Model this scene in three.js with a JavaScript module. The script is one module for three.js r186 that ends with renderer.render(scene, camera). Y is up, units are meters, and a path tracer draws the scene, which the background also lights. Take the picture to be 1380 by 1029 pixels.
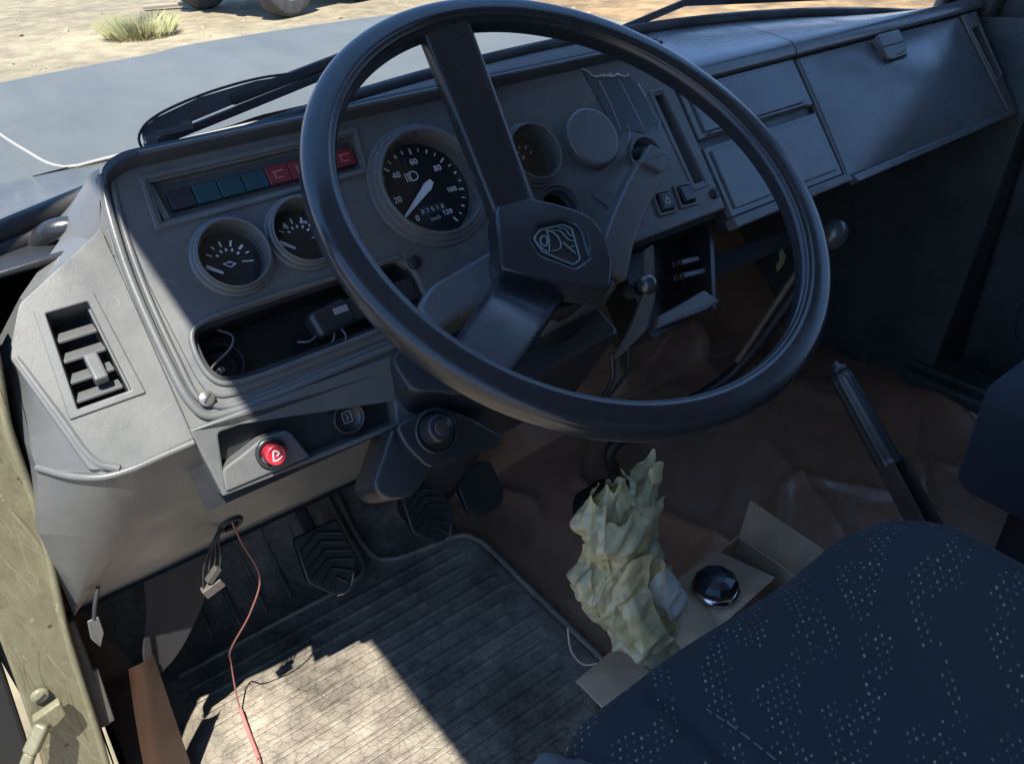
import * as THREE from 'three';
import { RoundedBoxGeometry } from 'three/addons/geometries/RoundedBoxGeometry.js';
import { mergeGeometries, mergeVertices, toCreasedNormals } from 'three/addons/utils/BufferGeometryUtils.js';

// ------------------------------------------------------------------ camera, sky, sun, exposure
const V = (x, y, z) => new THREE.Vector3(x, y, z);
const scene = new THREE.Scene();
const renderer = new THREE.WebGLRenderer({ antialias: true });
renderer.setSize(1024, 763);
renderer.toneMapping = THREE.LinearToneMapping;
renderer.toneMappingExposure = 2.85;
renderer.shadowMap.enabled = true;

const camera = new THREE.PerspectiveCamera(50.13, 1024 / 763, 0.02, 6000);
{
  const p = 33.3 * Math.PI / 180, a = 36 * Math.PI / 180, r = -2.4 * Math.PI / 180;
  const h = V(Math.sin(a), 0, -Math.cos(a)), y = V(0, 1, 0), R = V(Math.cos(a), 0, Math.sin(a));
  const f = h.clone().multiplyScalar(Math.cos(p)).addScaledVector(y, -Math.sin(p));
  const u = h.clone().multiplyScalar(Math.sin(p)).addScaledVector(y, Math.cos(p));
  const R2 = R.clone().multiplyScalar(Math.cos(r)).addScaledVector(u, Math.sin(r));
  const u2 = R.clone().multiplyScalar(-Math.sin(r)).addScaledVector(u, Math.cos(r));
  camera.matrixAutoUpdate = true;
  camera.quaternion.setFromRotationMatrix(new THREE.Matrix4().makeBasis(R2, u2, f.clone().negate()));
  camera.position.set(-0.505, 1.0, 0.566);
}
{
  const w = 64, h = 64, d = new Float32Array(w * h * 4);
  for (let j = 0; j < h; j++) {
    const el = ((j + 0.5) / h - 0.5) * Math.PI, s = Math.max(0, Math.sin(el)), k = Math.pow(1 - s, 5);
    const c = el < 0 ? [0.3, 0.28, 0.22] : [0.135 + 0.33 * k, 0.285 + 0.225 * k, 0.60 - 0.02 * k];
    for (let i = 0; i < w; i++) d.set([...c, 1], (j * w + i) * 4);
  }
  const t = new THREE.DataTexture(d, w, h, THREE.RGBAFormat, THREE.FloatType);
  t.mapping = THREE.EquirectangularReflectionMapping; t.magFilter = THREE.LinearFilter; t.needsUpdate = true;
  scene.background = t; scene.environment = t;
}
const SUN = V(-0.223, 1, 0.36).normalize();
{
  const sun = new THREE.DirectionalLight(new THREE.Color().setRGB(1, 0.945, 0.85), 4.6);
  sun.position.copy(SUN).multiplyScalar(30); sun.target.position.set(0, 0, 0);
  sun.castShadow = true; sun.shadow.mapSize.set(4096, 4096);
  Object.assign(sun.shadow.camera, { left: -4, right: 4, top: 4, bottom: -4, near: 1, far: 80 });
  scene.add(sun, sun.target);
}

// ------------------------------------------------------------------ helpers
function rng(seed) { let s = seed | 0; return () => { s = (s + 0x6d2b79f5) | 0; let t = Math.imul(s ^ (s >>> 15), 1 | s); t = (t + Math.imul(t ^ (t >>> 7), 61 | t)) ^ t; return ((t ^ (t >>> 14)) >>> 0) / 4294967296; }; }
const hash = (x, y, z, s) => { let n = Math.imul(x, 374761393) ^ Math.imul(y, 668265263) ^ Math.imul(z, 2147483647 - 1274126177) ^ Math.imul(s, 1442695041); n = Math.imul(n ^ (n >>> 13), 1274126177); return ((n ^ (n >>> 16)) >>> 0) / 4294967296; };
const sm = (t) => t * t * (3 - 2 * t), lerp = (a, b, t) => a + (b - a) * t, clamp = (x, a = 0, b = 1) => Math.min(b, Math.max(a, x));
const step = (a, b, x) => sm(clamp((x - a) / (b - a)));
function vnoise(x, y, per, s) {            // value noise that repeats every "per" cells
  const xi = Math.floor(x), yi = Math.floor(y), fx = sm(x - xi), fy = sm(y - yi), m = (a) => ((a % per) + per) % per;
  return lerp(lerp(hash(m(xi), m(yi), 0, s), hash(m(xi + 1), m(yi), 0, s), fx), lerp(hash(m(xi), m(yi + 1), 0, s), hash(m(xi + 1), m(yi + 1), 0, s), fx), fy);
}
function fbm(u, v, base, oct, s) { let a = 0.5, r = 0, f = base, t = 0; for (let o = 0; o < oct; o++) { r += a * vnoise(u * f, v * f, f, s + o); t += a; a *= 0.5; f *= 2; } return r / t; }
function noise3(x, y, z, s) {
  const xi = Math.floor(x), yi = Math.floor(y), zi = Math.floor(z), fx = sm(x - xi), fy = sm(y - yi), fz = sm(z - zi), h = (i, j, k) => hash(xi + i, yi + j, zi + k, s);
  return lerp(lerp(lerp(h(0, 0, 0), h(1, 0, 0), fx), lerp(h(0, 1, 0), h(1, 1, 0), fx), fy), lerp(lerp(h(0, 0, 1), h(1, 0, 1), fx), lerp(h(0, 1, 1), h(1, 1, 1), fx), fy), fz) * 2 - 1;
}
function worley(u, v, cells, s) {          // distances to the two nearest points, repeating
  const x = u * cells, y = v * cells, xi = Math.floor(x), yi = Math.floor(y); let a = 9, b = 9;
  for (let j = -1; j <= 1; j++) for (let i = -1; i <= 1; i++) {
    const cx = xi + i, cy = yi + j, mx = ((cx % cells) + cells) % cells, my = ((cy % cells) + cells) % cells;
    const d = Math.hypot(cx + hash(mx, my, 1, s) - x, cy + hash(mx, my, 2, s) - y);
    if (d < a) { b = a; a = d; } else if (d < b) b = d;
  }
  return [a, b];
}
function tex(n, metres, fn, srgb = false) {  // fn(u, v) -> grey or [r, g, b] in 0..1
  const d = new Uint8Array(n * n * 4);
  for (let j = 0; j < n; j++) for (let i = 0; i < n; i++) {
    const c = fn((i + 0.5) / n, (j + 0.5) / n), o = (j * n + i) * 4;
    for (let k = 0; k < 3; k++) d[o + k] = Math.round(255 * clamp(Array.isArray(c) ? c[k] : c));
    d[o + 3] = 255;
  }
  const t = new THREE.DataTexture(d, n, n);
  t.wrapS = t.wrapT = THREE.RepeatWrapping; t.magFilter = THREE.LinearFilter; t.minFilter = THREE.LinearMipmapLinearFilter;
  if (srgb) t.colorSpace = THREE.SRGBColorSpace;
  t.repeat.set(1 / metres, 1 / metres); t.needsUpdate = true;
  return t;
}
function canvasTex(w, h, draw) {
  const c = document.createElement('canvas'); c.width = w; c.height = h; draw(c.getContext('2d'), w, h);
  const t = new THREE.CanvasTexture(c); t.colorSpace = THREE.SRGBColorSpace; return t;
}
const lin = (r, g, b) => new THREE.Color().setRGB(r, g, b);
function boxUV(geo) {                        // uv in metres, from the plane that each face lies in
  const g = geo.index ? geo.toNonIndexed() : geo, p = g.attributes.position, uv = new Float32Array(p.count * 2);
  const a = V(), b = V(), c = V();
  for (let i = 0; i < p.count; i += 3) {
    a.fromBufferAttribute(p, i); b.fromBufferAttribute(p, i + 1); c.fromBufferAttribute(p, i + 2);
    const n = b.clone().sub(a).cross(c.clone().sub(a)), x = Math.abs(n.x), y = Math.abs(n.y), z = Math.abs(n.z);
    [a, b, c].forEach((q, k) => { const [s, t] = y >= x && y >= z ? [q.x, q.z] : x >= z ? [q.z, q.y] : [q.x, q.y]; uv[(i + k) * 2] = s; uv[(i + k) * 2 + 1] = t; });
  }
  g.setAttribute('uv', new THREE.BufferAttribute(uv, 2));
  return g;
}
const used = new Map();
const numbered = (n) => { const k = used.get(n) || 0; used.set(n, k + 1); return k ? `${n}_${String(k).padStart(3, '0')}` : n; };
function part(name, geo, m, parent, keepUV) {
  const o = new THREE.Mesh(keepUV ? geo : boxUV(Array.isArray(geo) ? merged(geo) : geo), m);
  o.name = name; o.castShadow = o.receiveShadow = true; parent.add(o);
  return o;
}
const plain = (g) => { const q = g.index ? g.toNonIndexed() : g.clone(); for (const k of Object.keys(q.attributes)) if (k !== 'position' && k !== 'normal') q.deleteAttribute(k); return q; };
const merged = (list) => mergeGeometries(list.map(plain));
function thing(name, label, category, pos = [0, 0, 0], group) {
  const o = new THREE.Group(); o.name = numbered(name); o.position.set(...pos); o.userData = { label, category };
  if (group) o.userData.group = group;
  scene.add(o); return o;
}
function tag(o, label, category, group) { o.name = numbered(o.name); o.userData = { label, category }; if (group) o.userData.group = group; return o; }
function struct(name, geo, m, label, keepUV) { const o = part(numbered(name), geo, m, scene, keepUV); o.userData.kind = 'structure'; if (label) o.userData.label = label; return o; }
function rpoly(pts, r = 0, S = THREE.Shape) {   // polygon with rounded corners
  const n = pts.length, s = new S();
  pts.forEach((p, i) => {
    const q = pts[(i + n - 1) % n], t = pts[(i + 1) % n], rr = Array.isArray(r) ? r[i] : r;
    const d1 = Math.hypot(q[0] - p[0], q[1] - p[1]), d2 = Math.hypot(t[0] - p[0], t[1] - p[1]), k1 = Math.min(rr, d1 * 0.48) / d1, k2 = Math.min(rr, d2 * 0.48) / d2;
    const A = [lerp(p[0], q[0], k1), lerp(p[1], q[1], k1)], B = [lerp(p[0], t[0], k2), lerp(p[1], t[1], k2)];
    if (i) s.lineTo(...A); else s.moveTo(...A);
    if (rr > 0) s.quadraticCurveTo(p[0], p[1], B[0], B[1]);
  });
  s.closePath(); return s;
}
const circleHole = (x, y, r) => { const p = new THREE.Path(); p.absarc(x, y, r, 0, Math.PI * 2, true); return p; };
function ext(shape, depth, b = 0.002, holes = [], front = 0, seg = 2) {   // extruded along z, its front face at z = front
  if (Array.isArray(shape)) shape = rpoly(shape);
  shape.holes.push(...holes);
  const g = new THREE.ExtrudeGeometry(shape, { depth: Math.max(1e-4, depth - 2 * b), bevelEnabled: b > 0, bevelThickness: b, bevelSize: b, bevelOffset: -b, bevelSegments: seg, curveSegments: 20 });
  g.translate(0, 0, front - (depth - b)); return toCreasedNormals(g, 0.25);
}
const tube = (pts, r, seg = 48, rs = 8, closed = false, straight = false) => new THREE.TubeGeometry(new THREE.CatmullRomCurve3(pts.map((p) => V(...p)), closed, straight ? 'catmullrom' : 'centripetal', straight ? 0.08 : 0.5), seg, r, rs, closed);
const rbox = (w, h, d, r, x = 0, y = 0, z = 0) => new RoundedBoxGeometry(w, h, d, 3, r).translate(x, y, z);
const box = (w, h, d, x = 0, y = 0, z = 0) => new THREE.BoxGeometry(w, h, d).translate(x, y, z);
const latheZ = (pts, seg = 64) => new THREE.LatheGeometry(pts.map((p) => new THREE.Vector2(...p)), seg).rotateX(Math.PI / 2);
const latheFlat = (pts, seg) => { const g = latheZ(pts, seg).toNonIndexed(); g.computeVertexNormals(); return g; };
function grid(nu, nv, fn) {                  // fn(i / nu, j / nv) -> [x, y, z]
  const p = [], uv = [], ix = [];
  for (let j = 0; j <= nv; j++) for (let i = 0; i <= nu; i++) { p.push(...fn(i / nu, j / nv)); uv.push(i / nu, j / nv); }
  for (let j = 0; j < nv; j++) for (let i = 0; i < nu; i++) { const a = j * (nu + 1) + i, b = a + 1, c = a + nu + 1, d = c + 1; ix.push(a, b, d, a, d, c); }
  const g = new THREE.BufferGeometry(); g.setAttribute('position', new THREE.Float32BufferAttribute(p, 3)); g.setAttribute('uv', new THREE.Float32BufferAttribute(uv, 2)); g.setIndex(ix); g.computeVertexNormals();
  return g;
}
function faces(verts, polys) {               // a shell of flat polygons, each a fan
  const p = [];
  for (const f of polys) for (let k = 1; k < f.length - 1; k++) for (const i of [f[0], f[k], f[k + 1]]) p.push(...verts[i]);
  const g = new THREE.BufferGeometry(); g.setAttribute('position', new THREE.Float32BufferAttribute(p, 3)); g.computeVertexNormals(); return g;
}
function bar(a, b, w, h, r = 0.003) {         // a rounded bar from a to b
  const A = V(...a), B = V(...b), d = B.clone().sub(A), g = new RoundedBoxGeometry(w, h, d.length(), 2, r);
  const q = new THREE.Quaternion().setFromUnitVectors(V(0, 0, 1), d.normalize());
  return g.applyQuaternion(q).translate(...A.add(B).multiplyScalar(0.5).toArray());
}

// ------------------------------------------------------------------ materials
const grainBump = tex(256, 0.05, (u, v) => 0.6 * fbm(u, v, 32, 3, 3) + 0.4 * fbm(u, v, 8, 2, 9));
const dustMap = tex(512, 0.43, (u, v) => {
  const a = fbm(u, v, 5, 5, 21), b = fbm(u, v, 24, 3, 33), sp = Math.max(0, vnoise(u * 128, v * 128, 128, 5) - 0.9) * 4, k = clamp(0.8 + 0.3 * (a - 0.5) + 0.12 * (b - 0.5) + 0.10 * sp);
  return [k, k, k];
}, true);
const roughMap = tex(256, 0.31, (u, v) => clamp(0.74 + 0.95 * (fbm(u, v, 6, 5, 41) - 0.5)));
const wearMap = canvasTex(1024, 1024, (c, w) => {
  const r = rng(31); c.fillStyle = '#dcdcdb'; c.fillRect(0, 0, w, w);
  for (let i = 0; i < 2600; i++) { c.fillStyle = r() < 0.5 ? 'rgba(190,188,182,0.06)' : 'rgba(250,248,240,0.06)'; const q = 6 + r() * 46; c.beginPath(); c.ellipse(r() * w, r() * w, q, q * (0.3 + 0.6 * r()), r() * 3, 0, 7); c.fill(); }
  for (let i = 0; i < 5200; i++) { c.fillStyle = r() < 0.6 ? 'rgba(255,252,240,0.35)' : 'rgba(150,146,138,0.4)'; c.fillRect(r() * w, r() * w, 1 + r() * 1.6, 1 + r() * 1.6); }
  for (let i = 0; i < 260; i++) { const x = r() * w, y = r() * w, l = 10 + 70 * r() * r(), a = r() * 6.28; c.strokeStyle = r() < 0.7 ? `rgba(255,255,250,${0.12 + 0.35 * r()})` : `rgba(120,118,112,${0.2 + 0.3 * r()})`; c.lineWidth = 0.8 + r(); c.beginPath(); c.moveTo(x, y); c.quadraticCurveTo(x + Math.cos(a) * l / 2 + (r() - 0.5) * 10, y + Math.sin(a) * l / 2 + (r() - 0.5) * 10, x + Math.cos(a) * l, y + Math.sin(a) * l); c.stroke(); }
}); wearMap.wrapS = wearMap.wrapT = THREE.RepeatWrapping; wearMap.repeat.set(1 / 0.47, 1 / 0.47);
const std = (color, roughness, o = {}) => new THREE.MeshStandardMaterial({ color, roughness, metalness: 0, ...o });
const phys = (color, roughness, o = {}) => new THREE.MeshPhysicalMaterial({ color, roughness, metalness: 0, ...o });
const M = {
  plastic: std(lin(0.132, 0.137, 0.142), 0.50, { map: wearMap, roughnessMap: roughMap, bumpMap: grainBump, bumpScale: 0.00009 }),
  plasticDark: std(lin(0.03, 0.033, 0.038), 0.5, { map: dustMap, roughnessMap: roughMap, bumpMap: grainBump, bumpScale: 0.00012 }),
  wheel: std(lin(0.019, 0.0215, 0.026), 0.32, { roughnessMap: roughMap, bumpMap: grainBump, bumpScale: 0.00006 }),
  vinyl: std(lin(0.13, 0.142, 0.155), 0.32, { map: wearMap, roughnessMap: roughMap, bumpMap: grainBump, bumpScale: 0.0002 }),
  visor: std(lin(0.03, 0.034, 0.038), 0.85),
  felt: std(lin(0.012, 0.013, 0.016), 0.95),
  black: std(lin(0.012, 0.013, 0.015), 0.7),
  rubber: std(lin(0.014, 0.015, 0.0165), 0.8, { roughnessMap: roughMap }),
  dial: std(lin(0.02, 0.022, 0.026), 0.5),
  white: std(lin(0.75, 0.77, 0.78), 0.5),
  chrome: std(lin(0.6, 0.6, 0.6), 0.18, { metalness: 1 }),
  steel: std(lin(0.32, 0.31, 0.29), 0.42, { metalness: 0.8, roughnessMap: roughMap }),
  darkSteel: std(lin(0.05, 0.045, 0.042), 0.4, { metalness: 0.3, roughnessMap: roughMap }),
  red: phys(lin(0.36, 0.022, 0.035), 0.3, { clearcoat: 0.4 }),
  redLens: phys(lin(0.17, 0.022, 0.03), 0.4),
  tealLens: phys(lin(0.012, 0.05, 0.065), 0.4),
  blackLens: phys(lin(0.02, 0.02, 0.03), 0.4),
  bodyPaint: std(lin(0.07, 0.09, 0.095), 0.5, { map: dustMap, roughnessMap: roughMap }),
  glass: phys(lin(1, 1, 1), 0, { transmission: 1, thickness: 0, ior: 1.5 }),
  lining: std(lin(0.42, 0.42, 0.40), 0.8, { map: dustMap }),
  card: std(lin(0.66, 0.48, 0.32), 0.85, { map: dustMap }),
};

// ------------------------------------------------------------------ ground outside
{
  const map = tex(1024, 9, (u, v) => {
    const a = fbm(u, v, 4, 6, 51), b = fbm(u, v, 48, 4, 61), s = vnoise(u * 300, v * 300, 300, 7), k = 0.68 + 0.22 * (a - 0.5) + 0.24 * (b - 0.5) - (s > 0.93 ? 0.18 : 0);
    return [k * 1.0, k * 0.93, k * 0.75];
  }, true);
  const bump = tex(512, 3, (u, v) => fbm(u, v, 16, 6, 71));
  struct('ground', grid(60, 60, (u, v) => { const x = Math.pow(Math.abs(u * 2 - 1), 3) * Math.sign(u * 2 - 1) * 2500, z = Math.pow(Math.abs(v * 2 - 1), 3) * Math.sign(v * 2 - 1) * 2500; return [x, -1.2, -z]; }), std(lin(0.47, 0.46, 0.455), 0.95, { map, bumpMap: bump, bumpScale: 0.05 }), 'pale dry sand of the yard outside');
  // dry yellow grass cover farther to the right
  const dry = tex(512, 4, (u, v) => { const k = 0.55 + 0.5 * (fbm(u, v, 12, 5, 81) - 0.5); return [k * 1.10, k * 0.93, k * 0.68]; }, true);
  struct('dry_field', grid(24, 24, (u, v) => [8.2 + u * 30 + 1.2 * noise3(v * 6, 3, 1, 5), -1.196, -2 - v * 60]), std(lin(0.55, 0.5, 0.42), 0.95, { map: dry, bumpMap: bump, bumpScale: 0.05 }), 'orange dry ground to the right of the sand');
  const r = rng(5), g = new THREE.IcosahedronGeometry(1, 1), n = 900, st = new THREE.InstancedMesh(g, std(lin(0.24, 0.21, 0.15), 0.9), n), m = new THREE.Matrix4();
  for (let i = 0; i < n; i++) { const x = -4 + r() * 16, z = -6 - r() * 16, s = 0.01 + 0.03 * r() ** 4; m.compose(V(x, -1.2 + s * 0.2, z), new THREE.Quaternion().setFromEuler(new THREE.Euler(r() * 6, r() * 6, r() * 6)), V(s * (1 + r()), s * 0.7, s)); st.setMatrixAt(i, m); }
  st.name = 'gravel'; st.userData = { kind: 'stuff', label: 'small stones scattered over the sand', category: 'gravel' }; scene.add(st);
}

// ------------------------------------------------------------------ cab shell
const baseZ = (x) => -0.36 + 0.08 * ((x - 0.29) / 0.86) ** 2, baseY = (x) => 0.768 - 0.05 * ((x - 0.29) / 0.75) ** 2;   // where the curved windscreen meets the dash
const xs = (u) => lerp(-0.54, 1.14, u);
{
  struct('roof', [box(1.82, 0.05, 1.46, 0.349, 1.595, 0.56)], M.lining, 'cab roof with pale lining');
  struct('back_wall', box(1.8, 2.1, 0.04, 0.32, 0.55, 1.27), M.lining, 'cab back wall');
  struct('right_wall', [box(0.04, 0.06, 1.05, 1.17, -0.02, 0.44), box(0.04, 0.12, 1.05, 1.17, 1.52, 0.44), box(0.05, 0.66, 0.1, 1.17, 1.13, 0.92), box(0.06, 1.75, 0.3, 1.17, 0.7, 1.12), box(0.03, 0.66, 0.84, 1.195, 0.225, -0.40), box(0.03, 0.22, 0.30, 1.195, 0.66, -0.13)], M.bodyPaint, 'right side wall of the cab with its door window');
  struct('left_rear_wall', box(0.05, 1.75, 0.22, -0.57, 0.72, 1.14), M.bodyPaint, 'cab side wall behind the driver door opening');
  struct('left_kick_wall', [box(0.03, 0.64, 0.62, -0.595, 0.28, -0.49), box(0.03, 0.13, 0.14, -0.595, 0.67, -0.25), faces([[-0.515, 0.72, -0.175], [-0.575, 0.0, -0.175], [-0.522, 0.60, -0.8], [-0.515, 0.70, -0.34], [-0.575, 0.0, -0.8]], [[0, 1, 4, 2, 3]])], M.felt, 'dark side wall left of the dashboard');
  // windscreen pillars
  struct('left_windscreen_pillar', bar([-0.585, 0.66, -0.28], [-0.595, 1.6, -0.03], 0.045, 0.07, 0.01), M.bodyPaint, 'left windscreen pillar');
  struct('right_windscreen_pillar', [bar([1.185, 0.62, -0.27], [1.185, 1.6, -0.03], 0.06, 0.12, 0.02)], M.bodyPaint, 'right windscreen pillar');
  // firewall, toe board and floor with the brown covering in folds
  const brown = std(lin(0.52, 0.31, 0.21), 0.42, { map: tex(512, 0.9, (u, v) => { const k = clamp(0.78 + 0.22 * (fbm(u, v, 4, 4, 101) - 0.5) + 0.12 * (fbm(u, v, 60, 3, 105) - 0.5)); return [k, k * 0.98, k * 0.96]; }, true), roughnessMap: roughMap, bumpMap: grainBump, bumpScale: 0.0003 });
  M.brown = brown;
  const prof = (t) => {                         // from the rear of the floor forwards and up the toe board
    const L = t * 2.25; if (L < 1.62) return [0, 1.2 - L]; if (L < 1.98) { const k = (L - 1.62) / 0.36; return [k * 0.26, -0.42 - k * 0.28]; } const k = (L - 1.98) / 0.27; return [0.26 + k * 0.28, -0.70 - k * 0.05];
  };
  const fold = (x, z) => {
    const w = step(0.03, 0.16, x) * step(-0.75, -0.5, z);
    const a = noise3(x * 3.2 + 0.6 * z, z * 4.5 - x * 1.5, 2, 11), b = noise3(x * 8 + z * 5, z * 9 - x * 6, 5, 13);
    const ridge = (q) => Math.pow(1 - Math.abs(q), 9);
    return w * (0.014 * a + 0.007 * b + 0.026 * ridge(noise3(x * 2.4 + z * 1.1, z * 3 + x * 1.8, 9, 17)) + 0.018 * ridge(noise3(x * 4.2 - z * 2, z * 4 + x * 3, 4, 19)) + 0.03 * step(0.1, 0.25, x) * (1 - step(0.6, 0.9, x)));
  };
  struct('cab_floor', grid(220, 260, (u, v) => { const x = lerp(-0.56, 1.125, u), [y, z] = prof(v); const f = fold(x, z - y); return [x, y + f * 0.9, z + f * 0.3 * (y > 0 ? 1 : 0)]; }), brown, 'brown vinyl floor covering in loose folds');
  struct('floor_pan', box(1.72, 0.04, 2.3, 0.29, -0.045, 0.16), M.black, 'steel floor under the covering');
  struct('firewall', [box(1.74, 0.75, 0.03, 0.29, 0.2, -0.785)], M.black, 'dark front bulkhead');
  // right side: kick panel, sill and door
  const teal = M.bodyPaint;
  struct('right_kick_panel', [faces([[1.04, -0.02, -0.07], [1.04, -0.02, -0.78], [1.125, 0.56, -0.78], [1.125, 0.58, -0.34], [1.145, 0.70, -0.29], [1.15, 0.72, -0.07]], [[0, 5, 4, 3, 2, 1]]), faces([[1.04, -0.02, -0.07], [1.15, 0.72, -0.07], [1.16, 0.72, -0.066], [1.16, -0.02, -0.066]], [[0, 1, 2, 3]])], teal, 'dark kick panel at the right end of the dashboard');
  struct('right_sill', [rbox(0.03, 0.03, 1.2, 0.008, 1.03, 0.028, 0.48), rbox(0.07, 0.022, 1.2, 0.006, 1.075, 0.045, 0.48)], teal, 'painted sill strip at the foot of the passenger door');
  // cowl ahead of the screen
  struct('cowl', grid(40, 5, (u, v) => { const x = lerp(-0.7, 1.3, u), b = baseZ(clamp(x, -0.56, 1.16)), c = baseY(clamp(x, -0.56, 1.16)); const q = [[c - 0.012, b - 0.004], [c - 0.045, b - 0.03], [0.65, b - 0.055], [0.6195, b - 0.1], [0.6212, -0.6], [0.6212, -0.786]][Math.round(v * 5)]; return [x, q[0], q[1]]; }), std(lin(0.10, 0.106, 0.095), 0.45, { map: dustMap }), 'painted cowl below the windscreen');
}

// hood of the truck
{
  const paint = phys(lin(0.115, 0.118, 0.10), 0.5, { map: tex(512, 1.1, (u, v) => { const k = clamp(0.84 + 0.16 * (fbm(u, v, 4, 5, 141) - 0.5) + 0.1 * (fbm(u, v * 0.25 + 0.1, 32, 3, 145) - 0.5)); return [k, k, k * 0.97]; }, true), clearcoat: 0.08, clearcoatRoughness: 0.4 });
  M.hood = paint;
  const t = thing('truck_hood', 'wide flat grey green truck hood beyond the windscreen', 'hood');
  const top = (x, z) => 0.622 + 0.012 * (1 - ((x - 0.29) / 0.66) ** 2) - 0.05 * step(0.9, 1.0, (x - 0.29) / 0.66) - 0.05 * step(-1.48, -1.62, z) + 0.006 * step(0.02, 0.1, x + 0.12 * Math.sin((z + 1.5) * 3)) ;
  part('lid', grid(90, 60, (u, v) => { const x = lerp(-0.37, 0.95, u), z = lerp(-0.785, -1.58, v); return [x, top(x, z), z - 0.02 * Math.cos((x - 0.29) * 2.2)]; }), paint, t);
  part('rear_edge', tube([[-0.371, 0.606, -1.3], [-0.369, 0.608, -1.1], [-0.352, 0.612, -0.93], [-0.335, 0.617, -0.82], [-0.318, 0.62, -0.79], [-0.27, 0.623, -0.785], [-0.1, 0.628, -0.785], [0.3, 0.632, -0.785], [0.93, 0.612, -0.785]].map(([x, y, z]) => [x, Math.max(y, 0.6205) + 0.002, z]), 0.0028, 90, 8), std(lin(0.24, 0.235, 0.21), 0.7), t);
  part('side_panel', grid(6, 20, (u, v) => [lerp(-0.3695, -1.0, u), 0.6216 - 0.02 * u - 0.2 * u * u, lerp(-0.45, -1.62, v)]), paint, t); part('side_panel', grid(6, 20, (u, v) => [lerp(0.96, 1.5, u), 0.58 - 0.3 * u * u, lerp(-0.8, -1.75, v)]), paint, t);
  part('front_edge', [tube([[-0.4, 0.578, -1.6], [0.29, 0.59, -1.625], [0.97, 0.575, -1.6]], 0.014, 40, 8), faces([[-0.6, 0.56, -1.6], [0.97, 0.57, -1.6], [0.97, -0.5, -1.62], [-0.6, -0.5, -1.62]], [[0, 1, 2, 3]])], M.bodyPaint, t);
}

{
  const t = thing('passenger_door', 'dark inner side of the closed passenger door at the right edge', 'door', [1.15, 0, 0.42]);
  part('panel', rbox(0.05, 0.76, 0.97, 0.012, 0.025, 0.40, 0), M.bodyPaint, t);
  part('inner_pressing', ext(rpoly([[-0.40, 0.12], [0.40, 0.12], [0.40, 0.66], [-0.40, 0.66]], 0.05), 0.012, 0.005).rotateY(-Math.PI / 2).translate(-0.006, 0, 0), M.bodyPaint, t);
  part('map_pocket', [rbox(0.02, 0.016, 0.6, 0.006, -0.014, 0.31, 0), rbox(0.02, 0.012, 0.6, 0.005, -0.012, 0.28, 0)], M.bodyPaint, t);
  part('handle', tube([[-0.006, 0.47, -0.36], [-0.034, 0.475, -0.35], [-0.04, 0.46, -0.30], [-0.034, 0.45, -0.26], [-0.006, 0.45, -0.25]], 0.008, 30, 10), M.black, t);
  part('frame', [rbox(0.04, 0.74, 0.05, 0.01, 0.025, 1.14, -0.46), rbox(0.04, 0.74, 0.05, 0.01, 0.025, 1.14, 0.46), rbox(0.04, 0.05, 0.97, 0.01, 0.025, 1.5, 0)], M.bodyPaint, t);
  part('pane', grid(1, 1, (u, v) => [0.03, lerp(0.78, 1.49, v), lerp(-0.45, 0.45, u)]), M.glass, t);
}
// windscreen with its rubber seal
{
  const t = thing('windscreen', 'curved windscreen glass set in a black rubber seal', 'windscreen');
  const P = (x, y) => { const k = (y - baseY(x)) / (1.58 - baseY(x)); return [x, y, lerp(baseZ(x), -0.13 + 0.09 * ((x - 0.29) / 0.86) ** 2, k)]; };
  part('pane', grid(48, 12, (u, v) => (() => { const x = lerp(-0.56, 1.15, u); return P(x, lerp(baseY(x) - 0.003, 1.58, v)); })()), M.glass, t);
  const base = Array.from({ length: 30 }, (_, i) => { const x = lerp(-0.56, 1.15, i / 29); return [x, baseY(x) - 0.003, baseZ(x)]; });
  part('seal', [tube(base, 0.0105, 120, 10), tube(base.map(([x, y, z]) => [x, y - 0.013, z + 0.008]), 0.008, 120, 8), tube([P(-0.56, 0.72), P(-0.56, 1.57)], 0.012, 20, 8), tube([P(1.15, 0.71), P(1.15, 1.57)], 0.012, 20, 8)], M.rubber, t);
}

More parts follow.
